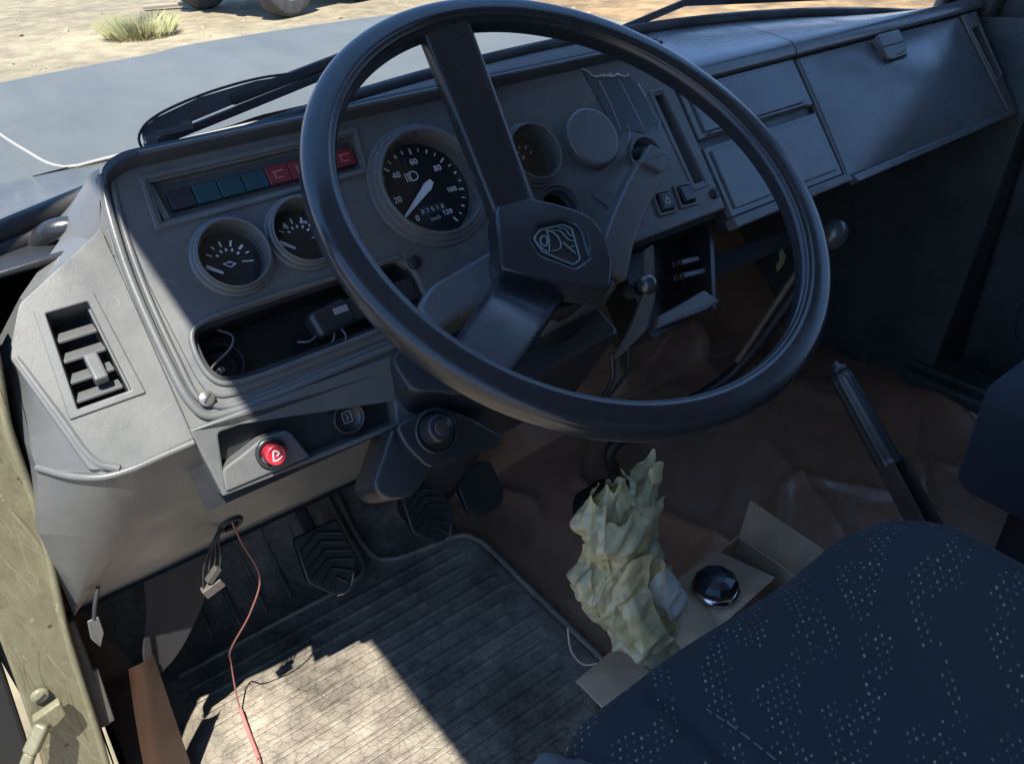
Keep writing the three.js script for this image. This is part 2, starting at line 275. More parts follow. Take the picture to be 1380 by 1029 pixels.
// ------------------------------------------------------------------ dashboard: built in the plane of its face (u to the right, v up the face, w out of it)
const TH = 38 * Math.PI / 180, DY = 0.695, DZ = -0.186;
const toLocal = ([x, y, z]) => { const a = y - DY, b = z - DZ; return [x, a * Math.cos(TH) - b * Math.sin(TH), a * Math.sin(TH) + b * Math.cos(TH)]; };
const dash = thing('dashboard', 'long dark grey plastic truck dashboard with gauges, side vent and glove box', 'dashboard', [0, DY, DZ]);
dash.rotation.x = -TH;
{
  const P = M.plastic, D = dash;
  const tray = [[-0.357, -0.071], [-0.12, -0.069], [-0.12, -0.131], [-0.34, -0.131], [-0.357, -0.115]];
  const trayHole = rpoly([...tray].reverse(), [0.016, 0.03, 0.004, 0.004, 0.018].reverse(), THREE.Path);
  const lampHole = rpoly([[-0.341, 0.029], [-0.337, 0.072], [-0.120, 0.072], [-0.127, 0.031]], 0.002, THREE.Path);
  const slotHole = rpoly([[0.303, 0.032], [0.322, 0.032], [0.329, -0.1], [0.307, -0.1]], 0.003, THREE.Path);
  const outline = [[-0.368, 0.089], [0.345, 0.091], [0.346, -0.142], [-0.352, -0.144], [-0.366, -0.13], [-0.372, -0.02]];
  const gauges = [[-0.292, -0.019, 0.0325, 1], [-0.216, -0.016, 0.0325, 2], [-0.062, -0.004, 0.058, 0], [0.081, -0.003, 0.033, 3]];
  part('gauge_panel', ext(rpoly(outline, [0.01, 0.004, 0.006, 0.02, 0.02, 0.02]), 0.014, 0.0025, [trayHole, lampHole, slotHole, circleHole(0.245, -0.04, 0.021), circleHole(0.09, -0.073, 0.026), ...gauges.map(([x, y, r]) => circleHole(x, y, r * 1.02))]), P, D);
  part('panel_core', [box(0.70, 0.24, 0.012, -0.012, -0.026, -0.11), box(0.006, 0.23, 0.1, -0.365, -0.026, -0.065), box(0.006, 0.23, 0.1, 0.342, -0.026, -0.065), box(0.7, 0.006, 0.1, -0.012, 0.086, -0.065), box(0.7, 0.006, 0.1, -0.012, -0.144, -0.065)], M.black, D);

  // gauges: a stepped bezel, a dial, a needle and a glass
  const dialTex = (kind) => canvasTex(512, 512, (c, w) => {
    c.fillStyle = '#181b20'; c.fillRect(0, 0, w, w); c.translate(256, 256); c.strokeStyle = c.fillStyle = '#e8ecee'; c.lineCap = 'butt'; c.textAlign = 'center'; c.textBaseline = 'middle';
    const tick = (deg, r0, r1, lw) => { const a = -deg * Math.PI / 180; c.lineWidth = lw; c.beginPath(); c.moveTo(r0 * Math.cos(a), r0 * Math.sin(a)); c.lineTo(r1 * Math.cos(a), r1 * Math.sin(a)); c.stroke(); };
    const at = (s, deg, r, px) => { const a = -deg * Math.PI / 180; c.font = `bold ${px}px sans-serif`; c.fillText(s, r * Math.cos(a), r * Math.sin(a)); };
    if (kind === 0) {
      for (let i = 0; i <= 24; i++) tick(232 - i * 12.2, i % 4 ? 212 : 200, 232, i % 2 ? 6 : 9);
      ['0', '20', '40', '60', '80', '100', '120'].forEach((s, i) => at(s, 232 - i * 48.8, 160, s.length > 2 ? 36 : 42));
      c.lineWidth = 6; c.beginPath(); c.moveTo(-66, -112); c.lineTo(-66, -66); c.moveTo(-52, -112); c.lineTo(-52, -66); c.moveTo(-40, -112); c.lineTo(-40, -66); c.lineTo(-22, -66); c.bezierCurveTo(10, -66, 10, -112, -22, -112); c.lineTo(-40, -112); c.stroke();
      c.font = 'bold 30px monospace'; '07518'.split('').forEach((s, i) => { c.strokeStyle = '#555b60'; c.lineWidth = 2; c.strokeRect(-70 + i * 30, 82, 28, 38); c.fillText(s, -56 + i * 30, 102); });
      c.font = '26px sans-serif'; c.fillText('km/h', 0, 152);
    } else if (kind === 3) {
      for (const d of [150, 120, 90, 60]) tick(d, 130, 165, 9); at('D', 90, 40, 56);
      c.font = 'bold 34px sans-serif'; c.fillText('0', -120, -70); c.fillText('8', 110, -70); c.fillRect(-80, -104, 60, 8);
    } else {
      c.rotate(27 * Math.PI / 180);
      for (const [d, l, k] of [[170, 46, 12], [146, 34, 14], [122, 48, 14], [92, 52, 17], [62, 48, 20], [40, 34, 12]]) tick(d, 185 - l, 185, k);
      for (const d of [160, 134, 110, 84, 56]) tick(d, 92, 118, 17);
      tick(14, 96, 190, 9);
      if (kind === 1) { c.lineWidth = 8; c.beginPath(); c.moveTo(-46, 24); c.lineTo(0, -4); c.lineTo(46, 4); c.lineTo(10, 40); c.closePath(); c.stroke(); at('V', 100, 0, 30); }
      else { at('50', 150, 150, 44); at('100', 84, 150, 40); }
    }
  });
  for (const [x, y, R, kind] of gauges) {
    const g = part('gauge', latheZ([[R * 1.22, -0.004], [R * 1.22, 0.003], [R * 1.205, 0.0045], [R * 1.14, 0.0045], [R * 1.135, 0.005], [R * 1.13, 0.009], [R * 1.115, 0.0105], [R * 1.06, 0.0105], [R * 1.055, 0.011], [R * 1.05, 0.0145], [R * 1.035, 0.016], [R * 1.0, 0.016], [R * 0.985, 0.0145], [R * 0.95, -0.004], [R * 0.945, -0.018]], 80), M.plastic, D);
    g.position.set(x, y, 0);
    const d = part('dial', new THREE.CircleGeometry(R * 0.95, 64).translate(0, 0, -0.014), std(lin(1, 1, 1), 0.6, { map: dialTex(kind) }), g, true);
    const ang = { 0: 212, 1: 0, 2: 0, 3: 240 }[kind] * Math.PI / 180, L = R * (kind ? 0.62 : 0.80), n = kind ? rpoly([[-R * 0.36, -R * 0.34], [-R * 0.33, -R * 0.27], [-R * 0.70, R * 0.07], [-R * 0.76, 0.0], [-R * 0.70, -R * 0.09]], 0.0006) : rpoly([[-R * 0.22, R * 0.05], [-R * 0.06, R * 0.09], [R * 0.02, R * 0.075], [L, R * 0.018], [L, -R * 0.018], [R * 0.02, -R * 0.075], [-R * 0.06, -R * 0.09], [-R * 0.22, -R * 0.05]], 0.0004);
    if (kind !== 3) part('needle', ext(n, 0.0015, 0.0003, [], -0.008).rotateZ(ang), M.white, g);
    part('glass', new THREE.CircleGeometry(R * 0.965, 48).translate(0, 0, 0.004), M.glass, g);
  }
  // blank instrument cover standing proud of the panel
  part('blank_cover', latheZ([[0.0385, -0.002], [0.0385, 0.009], [0.0365, 0.0125], [0.033, 0.0135], [0.0001, 0.0135]], 72).translate(0.172, -0.004, 0), M.plastic, D);
  part('socket', latheZ([[0.021, -0.004], [0.027, 0.0], [0.0275, 0.003], [0.026, 0.0045], [0.0225, 0.004], [0.0215, -0.02]], 48).translate(0.249, -0.044, 0), P, D);
  part('socket', latheZ([[0.027, -0.002], [0.031, 0.0], [0.0305, 0.0035], [0.027, 0.004], [0.026, -0.02]], 48).translate(0.09, -0.073, 0), P, D);
  // rocker switches
  for (const x of [0.245, 0.284]) {
    const s = part('rocker_switch', ext(rpoly([[-0.016, -0.017], [0.016, -0.017], [0.016, 0.015], [-0.016, 0.015]], 0.003), 0.008, 0.0016, [rpoly([[-0.0115, -0.0125], [-0.0115, 0.0115], [0.0115, 0.0115], [0.0115, -0.0125]], 0.001, THREE.Path)], 0.004), P, D);
    s.position.set(x, -0.107, 0); s.rotation.z = -0.08;
    const k = part('button', rbox(0.021, 0.022, 0.010, 0.003), M.plasticDark, s); k.position.set(0, -0.0005, 0.003); k.rotation.x = x < 0.26 ? 0.16 : -0.16;
    if (x < 0.26) part('symbol', [tube([[-0.004, -0.003, 0.0087], [0.0, 0.004, 0.0093], [0.004, -0.003, 0.0087]], 0.0006, 16, 5), box(0.005, 0.001, 0.0005, 0, -0.004, 0.0084)], M.white, s);
  }
  part('switch_blank', ext(rpoly([[0.142, -0.07], [0.166, -0.06], [0.208, -0.116], [0.186, -0.128]], 0.004), 0.004, 0.0012, [], 0.0022), P, D);
  part('slot_frame', ext(rpoly([[0.297, 0.037], [0.327, 0.037], [0.335, -0.106], [0.302, -0.106]], 0.003), 0.004, 0.001, [rpoly([[0.303, 0.033], [0.308, -0.1], [0.3285, -0.1], [0.3215, 0.033]], 0.002, THREE.Path)], 0.0018), P, D);
  // screw heads
  for (const [x, y] of [[-0.116, -0.079], [-0.366, -0.137], [0.335, -0.118]]) {
    const s = part('screw', latheZ([[0.0075, -0.002], [0.0075, 0.0015], [0.006, 0.003], [0.0001, 0.0036]], 24), x < -0.2 ? M.steel : M.plasticDark, D); s.position.set(x, y, 0.001);
    part('slot', box(0.010, 0.0014, 0.0014, 0, 0, 0.0036).rotateZ(0.7), M.black, s);
  }
  // warning lamp strip, sunk in a framed recess
  part('lamp_recess', [ext([[-0.345, 0.025], [-0.341, 0.075], [-0.116, 0.075], [-0.123, 0.027]], 0.004, 0, [], -0.016), ext(rpoly([[-0.347, 0.024], [-0.342, 0.0775], [-0.115, 0.0775], [-0.122, 0.026]], 0.003), 0.005, 0.0015, [rpoly([[-0.341, 0.029], [-0.127, 0.031], [-0.120, 0.072], [-0.337, 0.072]], 0.002, THREE.Path)], 0.0025)], P, D);
  part('recess_rib', ext(rpoly([[-0.338, 0.071], [-0.331, 0.071], [-0.3285, 0.033], [-0.335, 0.033]], 0.001), 0.012, 0.001, [], -0.004), P, D);
  const lens = [M.blackLens, M.tealLens, M.tealLens, M.tealLens, M.redLens, M.redLens, M.redLens, M.redLens];
  lens.forEach((m, i) => { const x0 = -0.3235 + i * 0.0248; const l = part('warning_lamp', rbox(0.0238, 0.0195, 0.007, 0.0012), m, D); l.position.set(x0 + 0.0124, 0.0512 + i * 0.0001, -0.0115); l.userData.label = m === M.redLens ? 'red warning lamp' : m === M.tealLens ? 'dark teal warning lamp' : 'black blank lamp'; if (m === M.redLens) part('symbol', [box(0.012, 0.0012, 0.0006, 0, 0.003, 0.0035), box(0.0012, 0.008, 0.0006, -0.004, -0.001, 0.0035), box(0.007, 0.0012, 0.0006, 0.001, -0.004, 0.0035)], std(lin(0.5, 0.16, 0.16), 0.5), l); });
  // tape patch
  {
    const p = part('film_patch', ext(rpoly([[0.208, 0.084], [0.232, 0.068], [0.274, 0.066], [0.287, 0.044], [0.289, -0.006], [0.262, -0.014], [0.236, -0.004], [0.217, -0.012], [0.214, 0.03]], 0.002), 0.0011, 0.0002, [], 0.0014), phys(lin(0.035, 0.04, 0.045), 0.32), D);
    const w = std(lin(0.5, 0.52, 0.55), 0.35), r = rng(9);
    const wig = (a, b, n, j) => Array.from({ length: n }, (_, i) => [lerp(a[0], b[0], i / (n - 1)) + (r() - 0.5) * j, lerp(a[1], b[1], i / (n - 1)) + (r() - 0.5) * j, 0.0016]);
    part('crease', [tube(wig([0.209, 0.084], [0.226, 0.068], 7, 0.005), 0.0008, 30, 5), tube(wig([0.222, 0.072], [0.276, 0.064], 10, 0.004), 0.001, 60, 5), tube(wig([0.236, 0.071], [0.262, 0.067], 8, 0.005), 0.0008, 40, 5), tube(wig([0.286, 0.05], [0.289, 0.03], 4, 0.001), 0.0007, 20, 5)], w, p);
    const w3 = std(lin(0.22, 0.24, 0.27), 0.35);
    for (const q of [[[0.226, 0.066, 0.0013], [0.228, 0.03, 0.0013], [0.226, -0.004, 0.0016]], [[0.258, 0.06, 0.0013], [0.262, 0.02, 0.0013], [0.264, -0.012, 0.0014]], [[0.24, 0.002, 0.002], [0.236, -0.012, 0.003], [0.227, -0.02, 0.002]], [[0.296, -0.004, 0.002], [0.284, -0.017, 0.003]]]) part('crease', tube(q, 0.0008, 20, 5), w3, p);
  }
  // storage tray below the gauges
  part('tray', [box(0.28, 0.07, 0.004, -0.232, -0.101, -0.075), ext(rpoly(tray, [0.016, 0.004, 0.004, 0.03, 0.018]), 0.068, 0, [rpoly([[-0.352, -0.075], [-0.352, -0.113], [-0.338, -0.127], [-0.124, -0.127], [-0.124, -0.073]], [0.014, 0.016, 0.026, 0.003, 0.003], THREE.Path)], -0.006)], M.plasticDark, D);
  part('tray_rim', tube([[-0.13, -0.0685, 0.001], [-0.343, -0.0695, 0.001], [-0.3545, -0.076, 0.001], [-0.3585, -0.09, 0.001], [-0.357, -0.114, 0.001], [-0.350, -0.127, 0.001], [-0.335, -0.1325, 0.001], [-0.12, -0.1325, 0.001]], 0.0028, 120, 8), P, D);
  { const s = part('power_socket', latheZ([[0.0175, -0.05], [0.0185, -0.028], [0.0195, -0.026], [0.0195, -0.028], [0.0165, -0.05]], 40).translate(-0.334, -0.108, 0.0), M.plasticDark, D); part('pin', latheZ([[0.004, -0.05], [0.004, -0.036], [0.003, -0.034], [0.0001, -0.034]], 16).translate(-0.336, -0.112, 0), M.steel, s); }

  // surround: double ribs that frame the cluster, and the lower lip
  const ribA = [[-0.371, 0.086, 0], [-0.378, 0.05, 0.001], [-0.384, -0.01, 0.001], [-0.384, -0.09, 0.001], [-0.380, -0.135, 0.0], [-0.372, -0.151, -0.001], [-0.352, -0.156, -0.002], [-0.2, -0.154, -0.002], [-0.06, -0.153, -0.003]];
  part('surround_rib', tube(ribA, 0.0042, 160, 10), P, D);
  part('surround_rib', tube(ribA.map(([x, y, w]) => [x + (x < -0.36 ? 0.0085 : 0), y + (y < -0.14 ? 0.006 : 0) + (x < -0.36 && y < -0.14 ? 0.002 : 0), w - 0.001]), 0.003, 160, 10), P, D);
  part('surround', ext(rpoly([[-0.362, 0.092], [-0.376, 0.088], [-0.392, -0.01], [-0.392, -0.166], [-0.05, -0.163], [-0.05, -0.14], [-0.36, -0.14], [-0.366, -0.1]], [0.002, 0.004, 0.01, 0.003, 0, 0, 0.02, 0.01]), 0.05, 0.001, [], -0.003), P, D);

  // lower fascia: a little steeper than the gauge panel; recess, knob plate, red knob, lighter
  const F = new THREE.Group(); { const o = toLocal([0, 0.56, -0.08]); F.position.set(...o); F.rotation.x = TH - 22 * Math.PI / 180; F.updateMatrix(); }
  const onF = (g) => g.applyMatrix4(F.matrix);
  part('lower_fascia', onF(ext(rpoly([[-0.391, 0.014], [-0.04, 0.006], [-0.06, -0.070], [-0.385, -0.0555]], 0.002), 0.03, 0.002, [rpoly([[-0.369, 0.002], [-0.3805, -0.0515], [-0.20, -0.0585], [-0.191, -0.006]], 0.004, THREE.Path)], 0)), P, D);
  part('recess_panel', onF(box(0.26, 0.085, 0.004, -0.27, -0.026, -0.022)), M.plasticDark, D);
  { const k = part('knob_plate', onF(ext(rpoly([[-0.378, -0.031], [-0.354, -0.0245], [-0.335, -0.018], [-0.308, -0.020], [-0.297, -0.0535], [-0.3815, -0.0520]], [0.006, 0.006, 0.012, 0.008, 0.003, 0.003]), 0.022, 0.0025, [], 0.003, 3)), P, D);
    part('boss', onF(latheZ([[0.0125, 0.0], [0.0145, 0.002], [0.0145, 0.0045], [0.0125, 0.006], [0.0108, 0.005]], 40).translate(-0.332, -0.033, 0.0025)), M.plasticDark, k); }
  { const kg = (g) => onF(g.translate(-0.332, -0.033, 0.0025));
    const k = part('hazard_knob', kg(latheZ([[0.0086, 0.0], [0.0086, 0.012], [0.0098, 0.0145], [0.0098, 0.0205], [0.009, 0.0218], [0.0074, 0.0218], [0.0066, 0.0208], [0.0001, 0.0204]], 44)), M.red, D); k.userData.label = 'red round push knob with white symbol';
    part('symbol', kg(mergeGeometries([tube([[-0.004, -0.003, 0.0208], [-0.001, 0.0045, 0.0208], [0.003, 0.001, 0.0208], [0.000, -0.001, 0.0208]], 0.0006, 18, 6), tube([[-0.0050, -0.0040, 0.0208], [0, -0.0048, 0.0208], [0.0048, -0.003, 0.0208]], 0.0005, 12, 6)])), M.white, k); }
  { const k = part('lighter', onF(latheZ([[0.0165, -0.020], [0.0165, -0.005], [0.0155, -0.002], [0.0135, -0.003], [0.0125, -0.009], [0.0001, -0.009]], 44).translate(-0.246, -0.034, 0)), M.plasticDark, D);
    part('ring', onF(new THREE.TorusGeometry(0.0156, 0.0008, 8, 44).translate(-0.246, -0.034, -0.0022)), M.darkSteel, k);
    part('symbol', onF(mergeGeometries([[0.009, 0.0007, 0, 0.0055], [0.009, 0.0007, 0, -0.0055], [0.0007, 0.011, -0.0045, 0], [0.0007, 0.011, 0.0045, 0]].map(([w, h, x, y]) => plain(box(w, h, 0.0005, -0.246 + x, -0.034 + y, -0.0087))).concat([plain(tube([[-0.248, -0.037, -0.0086], [-0.245, -0.034, -0.0086], [-0.247, -0.031, -0.0086]], 0.0005, 10, 5))]))), std(lin(0.3, 0.31, 0.32), 0.5), k); }

  // left end: vent face and the facets that turn to the side (vertices are world points)
  const vs = {
    top: [-0.368, 0.762, -0.238], topL: [-0.395, 0.712, -0.215], a: [-0.466, 0.684, -0.178], b: [-0.494, 0.656, -0.156], c: [-0.470, 0.570, -0.088], d: [-0.446, 0.559, -0.079], e: [-0.391, 0.560, -0.080],
    r0: [-0.3855, 0.70, -0.19], e2: [-0.376, 0.482, -0.108], f: [-0.461, 0.482, -0.108], g: [-0.511, 0.566, -0.128], h: [-0.531, 0.495, -0.135], i: [-0.536, 0.357, -0.17], j: [-0.497, 0.64, -0.172],
    ba: [-0.47, 0.68, -0.22], bt: [-0.40, 0.72, -0.27], bg: [-0.515, 0.62, -0.24], bh: [-0.54, 0.5, -0.3], bi: [-0.545, 0.34, -0.3],
  };
  const L = Object.fromEntries(Object.entries(vs).map(([k, v]) => [k, toLocal(v)]));
  const ventIn = [[-0.459, -0.020], [-0.421, -0.020], [-0.416, -0.108], [-0.467, -0.108]];
  const face = rpoly([[-0.3895, 0.04], [-0.399, 0.034], [-0.474, -0.006], [-0.497, -0.046], [-0.477, -0.159], [-0.449, -0.170], [-0.3895, -0.167]], [0.002, 0.002, 0.004, 0.006, 0.004, 0.003, 0.002]);
  part('vent_face', ext(face, 0.02, 0.0016, [rpoly([ventIn[0], ventIn[3], ventIn[2], ventIn[1]], 0.002, THREE.Path)], 0.001), P, D);
  const crv = (pts) => new THREE.CatmullRomCurve3(pts.map((p) => V(...toLocal(p))), false, 'centripetal');
  const upper = crv([vs.g, [-0.490, 0.5625, -0.100], [-0.468, 0.560, -0.084], vs.d, [-0.42, 0.5595, -0.0795], vs.e]), lower = crv([vs.h, [-0.503, 0.488, -0.117], [-0.482, 0.484, -0.1095], vs.f, [-0.42, 0.482, -0.108], vs.e2]);
  const loft = (A, B, n, m, bulge = 0) => grid(n, m, (u, v) => { const p = A.getPoint(u), q = B.getPoint(u); return [lerp(p.x, q.x, v), lerp(p.y, q.y, v), lerp(p.z, q.z, v) + bulge * Math.sin(v * Math.PI)]; });
  part('end_panel', loft(upper, lower, 60, 12, 0.002), P, D);
  part('end_corner', grid(30, 16, (u, v) => { const p = lower.getPoint(u * 0.6), q = V(...L.i); const k = v; return [lerp(p.x, q.x, k), lerp(p.y, q.y, k), lerp(p.z, q.z, k) + 0.003 * Math.sin(k * Math.PI) * Math.sin(u * Math.PI)]; }), P, D);
  { const eb = crv([vs.b, [-0.483, 0.612, -0.121], vs.c, [-0.462, 0.563, -0.083], vs.d]), gj = crv([vs.j, [-0.503, 0.605, -0.151], vs.g, [-0.502, 0.565, -0.113], [-0.47, 0.5605, -0.086]]); part('end_cheek', loft(eb, gj, 40, 10, 0.004), P, D); }
  part('end_back', faces(L, [['a', 'b', 'j', 'ba'], ['j', 'g', 'bg', 'ba'], ['g', 'h', 'bh', 'bg'], ['h', 'i', 'bi', 'bh'], ['topL', 'a', 'ba', 'bt'], ['top', 'topL', 'bt'], ['top', 'r0', 'topL']]), P, D);
  part('end_ridge', new THREE.TubeGeometry(crv([vs.g, [-0.490, 0.5628, -0.100], [-0.468, 0.5605, -0.0845], [-0.446, 0.560, -0.0805], [-0.42, 0.5605, -0.0815], [-0.391, 0.561, -0.082]]), 60, 0.0034, 10), P, D);
  part('end_ridge', new THREE.TubeGeometry(crv([[-0.492, 0.655, -0.158], [-0.481, 0.612, -0.1235], [-0.469, 0.572, -0.092], [-0.455, 0.563, -0.084]]), 50, 0.0042, 10), P, D);
  part('underside', ext(rpoly([[-0.462, 0], [-0.10, 0.0], [-0.13, -0.146], [-0.536, -0.143]], 0.001), 0.003, 0.0008, [circleHole(-0.367, -0.101, 0.0105)], 0).rotateX(TH + Math.atan2(0.07, 0.126)).translate(0, L.f[1], L.f[2]), P, D);
  part('grommet', new THREE.TorusGeometry(0.0115, 0.0028, 10, 32).translate(-0.367, -0.101, 0.001).rotateX(TH + Math.atan2(0.07, 0.126)).translate(0, L.f[1], L.f[2]), M.black, D);

  const scr = std(lin(0.24, 0.24, 0.235), 0.5);
  for (const q of [[[-0.413, -0.136], [-0.403, -0.1325], [-0.394, -0.130]], [[-0.405, -0.02], [-0.401, -0.028], [-0.403, -0.033]], [[-0.36, -0.02], [-0.352, -0.024], [-0.349, -0.03]], [[-0.452, -0.128], [-0.447, -0.131]]]) part('scratch', tube(q.map(([x, y]) => [x, y, q[0][0] > -0.37 ? 0.0001 : 0.0011]), 0.00022, 8, 4), scr, D);
  part('back_panel', box(0.28, 0.42, 0.006).translate(-0.43, 0.49, -0.365).applyMatrix4(new THREE.Matrix4().makeRotationX(TH).multiply(new THREE.Matrix4().makeTranslation(0, -DY, -DZ))), M.plasticDark, D);
  // the vent: a square housing with louvres and a slider
  {
    const v = part('air_vent', [ext(rpoly([[-0.466, -0.0135], [-0.417, -0.0135], [-0.411, -0.1135], [-0.475, -0.1135]], 0.002), 0.012, 0.0012, [rpoly([[-0.4585, -0.021], [-0.466, -0.107], [-0.421, -0.107], [-0.4245, -0.021]], 0.001, THREE.Path)], 0.003),
      ext([[-0.4585, -0.021], [-0.4245, -0.021], [-0.421, -0.107], [-0.466, -0.107]], 0.04, 0, [rpoly([[-0.457, -0.0225], [-0.4645, -0.1055], [-0.4225, -0.1055], [-0.426, -0.0225]], 0, THREE.Path)], -0.006)], P, D);
    part('duct', box(0.06, 0.1, 0.003, -0.443, -0.064, -0.046), M.black, v);
    [[-0.042, 0.027], [-0.060, 0.03], [-0.079, 0.032], [-0.096, 0.035]].forEach(([y, len], i) => { const l = part('louvre', rbox(len + 0.005, 0.0165, 0.0032, 0.001), P, v); l.position.set(-0.4425 - (0.064 + y) * -0.06 - 0.001, y, -0.011); l.rotation.x = -0.95; });
    const s = part('slider', rbox(0.012, 0.028, 0.012, 0.0025), P, v); s.position.set(-0.4395, -0.078, -0.0025); s.rotation.x = -0.3;
  }
  // top visor between cluster and windscreen
  const back = (u) => toLocal([u, baseY(u) - 0.004, baseZ(u) + 0.006]);
  const visor = (u, v) => { const x = u < 0.3 ? lerp(-0.372, -0.33, u / 0.3) : lerp(-0.33, 0.348, (u - 0.3) / 0.7), b = back(x), h = [[0.086, 0.001], [0.089, 0.0075], [0.093, 0.0105], [0.0965, 0.0095], [0.0985, 0.0045], [0.103, 0.003]]; const i = Math.round(v * 7), q = clamp((-0.335 - x) / 0.037), dn = 0.022 * (1 - Math.sqrt(Math.max(0, 1 - q * q))); if (i > 0) b[1] -= dn; return i < 6 ? [x, Math.max(h[i][0] - dn, 0.07), h[i][1]] : i === 6 ? [x, lerp(0.103 - dn, b[1], 0.5), lerp(0.003, b[2], 0.5) + 0.003] : [x, b[1], b[2]]; };
  part('visor', grid(50, 7, visor), M.visor, D);
  part('visor_lip', tube(Array.from({ length: 12 }, (_, i) => [lerp(-0.335, 0.345, i / 11), 0.0945, 0.0105]), 0.0024, 60, 8), M.vinyl, D);
  part('side_wing', grid(10, 8, (u, v) => { const w0 = [lerp(-0.370, -0.393, v), lerp(0.768, 0.712, v), lerp(-0.243, -0.215, v)], w1 = [lerp(-0.385, -0.445, v), lerp(0.728, 0.690, v), lerp(-0.30, -0.31, v)]; const p = [0, 1, 2].map((k) => lerp(w0[k], w1[k], u)); p[1] += 0.006 * Math.sin(u * Math.PI); return toLocal(p); }), P, D);

  // passenger side: two drawer fronts, glove box door, pad, lip, far vent
  const back2 = (x) => toLocal([x, baseY(x) - 0.006, baseZ(x) + 0.008]);
  const pad = (x0, x1) => grid(Math.round((x1 - x0) * 60), 14, (u, v) => {
    const x = lerp(x0, x1, u), b = back2(x), k = v, prof = [[0.0335, -0.01], [0.0335, 0.0005], [0.0342, 0.0025], [0.0365, 0.0042], [0.041, 0.0052], [0.048, 0.0052], [0.056, 0.004]];
    const i = Math.round(k * 14); if (i < 7) return [x, ...prof[i]];
    const s = (i - 6) / 8; return [x, lerp(0.056, b[1], s), lerp(0.004, b[2], s) + 0.003 * Math.sin(s * Math.PI)];
  });
  part('top_pad', pad(0.347, 0.6045), M.vinyl, D); part('top_pad', pad(0.6065, 1.15), M.vinyl, D);
  const fr = (x0, x1, y0, y1, sk) => [[x0, y1], [x1 - sk, y1], [x1, y0], [x0, y0]];
  part('passenger_panel', ext(rpoly([[0.346, 0.033], [1.128, 0.033], [1.122, -0.165], [0.346, -0.168]], 0.003), 0.02, 0.001, [], -0.012), M.plasticDark, D);
  part('drawer', [ext(rpoly(fr(0.352, 0.6045, -0.0435, 0.0325, 0.002), 0.003), 0.011, 0.002, [], -0.003), ext(rpoly(fr(0.366, 0.583, -0.036, 0.024, 0.004), 0.002), 0.004, 0.0014, [], 0.0005)], M.vinyl, D);
  part('drawer_handle', ext(rpoly([[0.372, -0.0385], [0.586, -0.0385], [0.586, -0.042], [0.372, -0.042]], 0.001), 0.008, 0.001, [], 0.004), P, D);
  part('drawer', [ext(rpoly(fr(0.352, 0.6045, -0.1565, -0.0545, 0.002), 0.003), 0.011, 0.002, [], -0.003), ext(rpoly(fr(0.362, 0.592, -0.147, -0.062, 0.004), 0.002), 0.004, 0.0014, [], 0.0005)], M.vinyl, D);
  part('lip', [ext(rpoly([[0.346, -0.1575], [0.608, -0.1575], [0.614, -0.1705], [0.346, -0.1725]], 0.002), 0.018, 0.002, [], 0.004)], P, D);
  const eu = [0, 0.002, 0.005, 0.009, 0.015, 0.03, 0.06], el = [...eu, ...Array.from({ length: 30 }, (_, i) => lerp(0.09, 0.91, i / 29)), ...eu.map((e) => 1 - e).reverse()], ev = [0, 0.004, 0.01, 0.018, 0.03, 0.06, 0.1], em2 = [...ev, ...Array.from({ length: 16 }, (_, i) => lerp(0.14, 0.86, i / 15)), ...ev.map((e) => 1 - e).reverse()];
  const door = grid(el.length - 1, em2.length - 1, (iu, iv) => { const u = el[Math.round(iu * (el.length - 1))], v = em2[Math.round(iv * (em2.length - 1))], x = lerp(0.6075, 1.072, u) + (u > 0.5 ? (u - 0.5) * 0.05 * (1 - v) : 0), y = lerp(-0.166, 0.0325, v), e = Math.min(u, 1 - u) * 0.46, f = Math.min(v, 1 - v) * 0.2, rim = Math.min(1, Math.min(e, f) / 0.004); return [x, y, -0.011 + 0.010 * Math.sqrt(1 - (1 - rim) ** 2) + 0.014 * Math.sin(Math.PI * u) ** 0.8 * Math.sin(Math.PI * v) ** 0.8 + 0.0006 * noise3(x * 14, y * 18, 2, 31)]; });
  part('glove_box_door', [door, ext(rpoly([[0.6105, -0.164], [1.11, -0.158], [1.112, -0.1685], [0.620, -0.1765]], 0.002), 0.016, 0.002, [], 0.006)], M.vinyl, D);
  { const h = part('glove_box_latch', ext(rpoly([[0.786, 0.026], [0.848, 0.029], [0.853, -0.008], [0.795, -0.014]], 0.004), 0.012, 0.002, [rpoly([[0.79, 0.006], [0.797, -0.012], [0.851, -0.007], [0.849, 0.006]], 0.002, THREE.Path)], 0.0165), P, D);
    part('finger_recess', box(0.058, 0.026, 0.002, 0.822, -0.003, 0.0115), M.black, h); part('flap', rbox(0.06, 0.021, 0.007, 0.002, 0.819, 0.0175, 0.0155), M.vinyl, h); part('catch', tube([[0.80, -0.0135, 0.0165], [0.83, -0.0125, 0.017], [0.848, -0.009, 0.017], [0.852, -0.004, 0.0165]], 0.0011, 20, 6), M.steel, h); }
  { const v = part('far_vent', ext(rpoly([[1.074, 0.031], [1.126, 0.031], [1.122, -0.164], [1.096, -0.164]], 0.003), 0.014, 0.002, [rpoly([[1.082, 0.002], [1.095, -0.098], [1.118, -0.092], [1.112, 0.004]], 0.002, THREE.Path)], 0.002), P, D);
    part('duct', box(0.045, 0.115, 0.001, 1.1, -0.047, -0.0105), M.black, v);
    part('vent_frame', ext(rpoly([[1.079, 0.006], [1.115, 0.008], [1.122, -0.096], [1.094, -0.103]], 0.002), 0.006, 0.0012, [rpoly([[1.083, 0.001], [1.096, -0.097], [1.117, -0.092], [1.111, 0.003]], 0.001, THREE.Path)], 0.0045), P, v); }
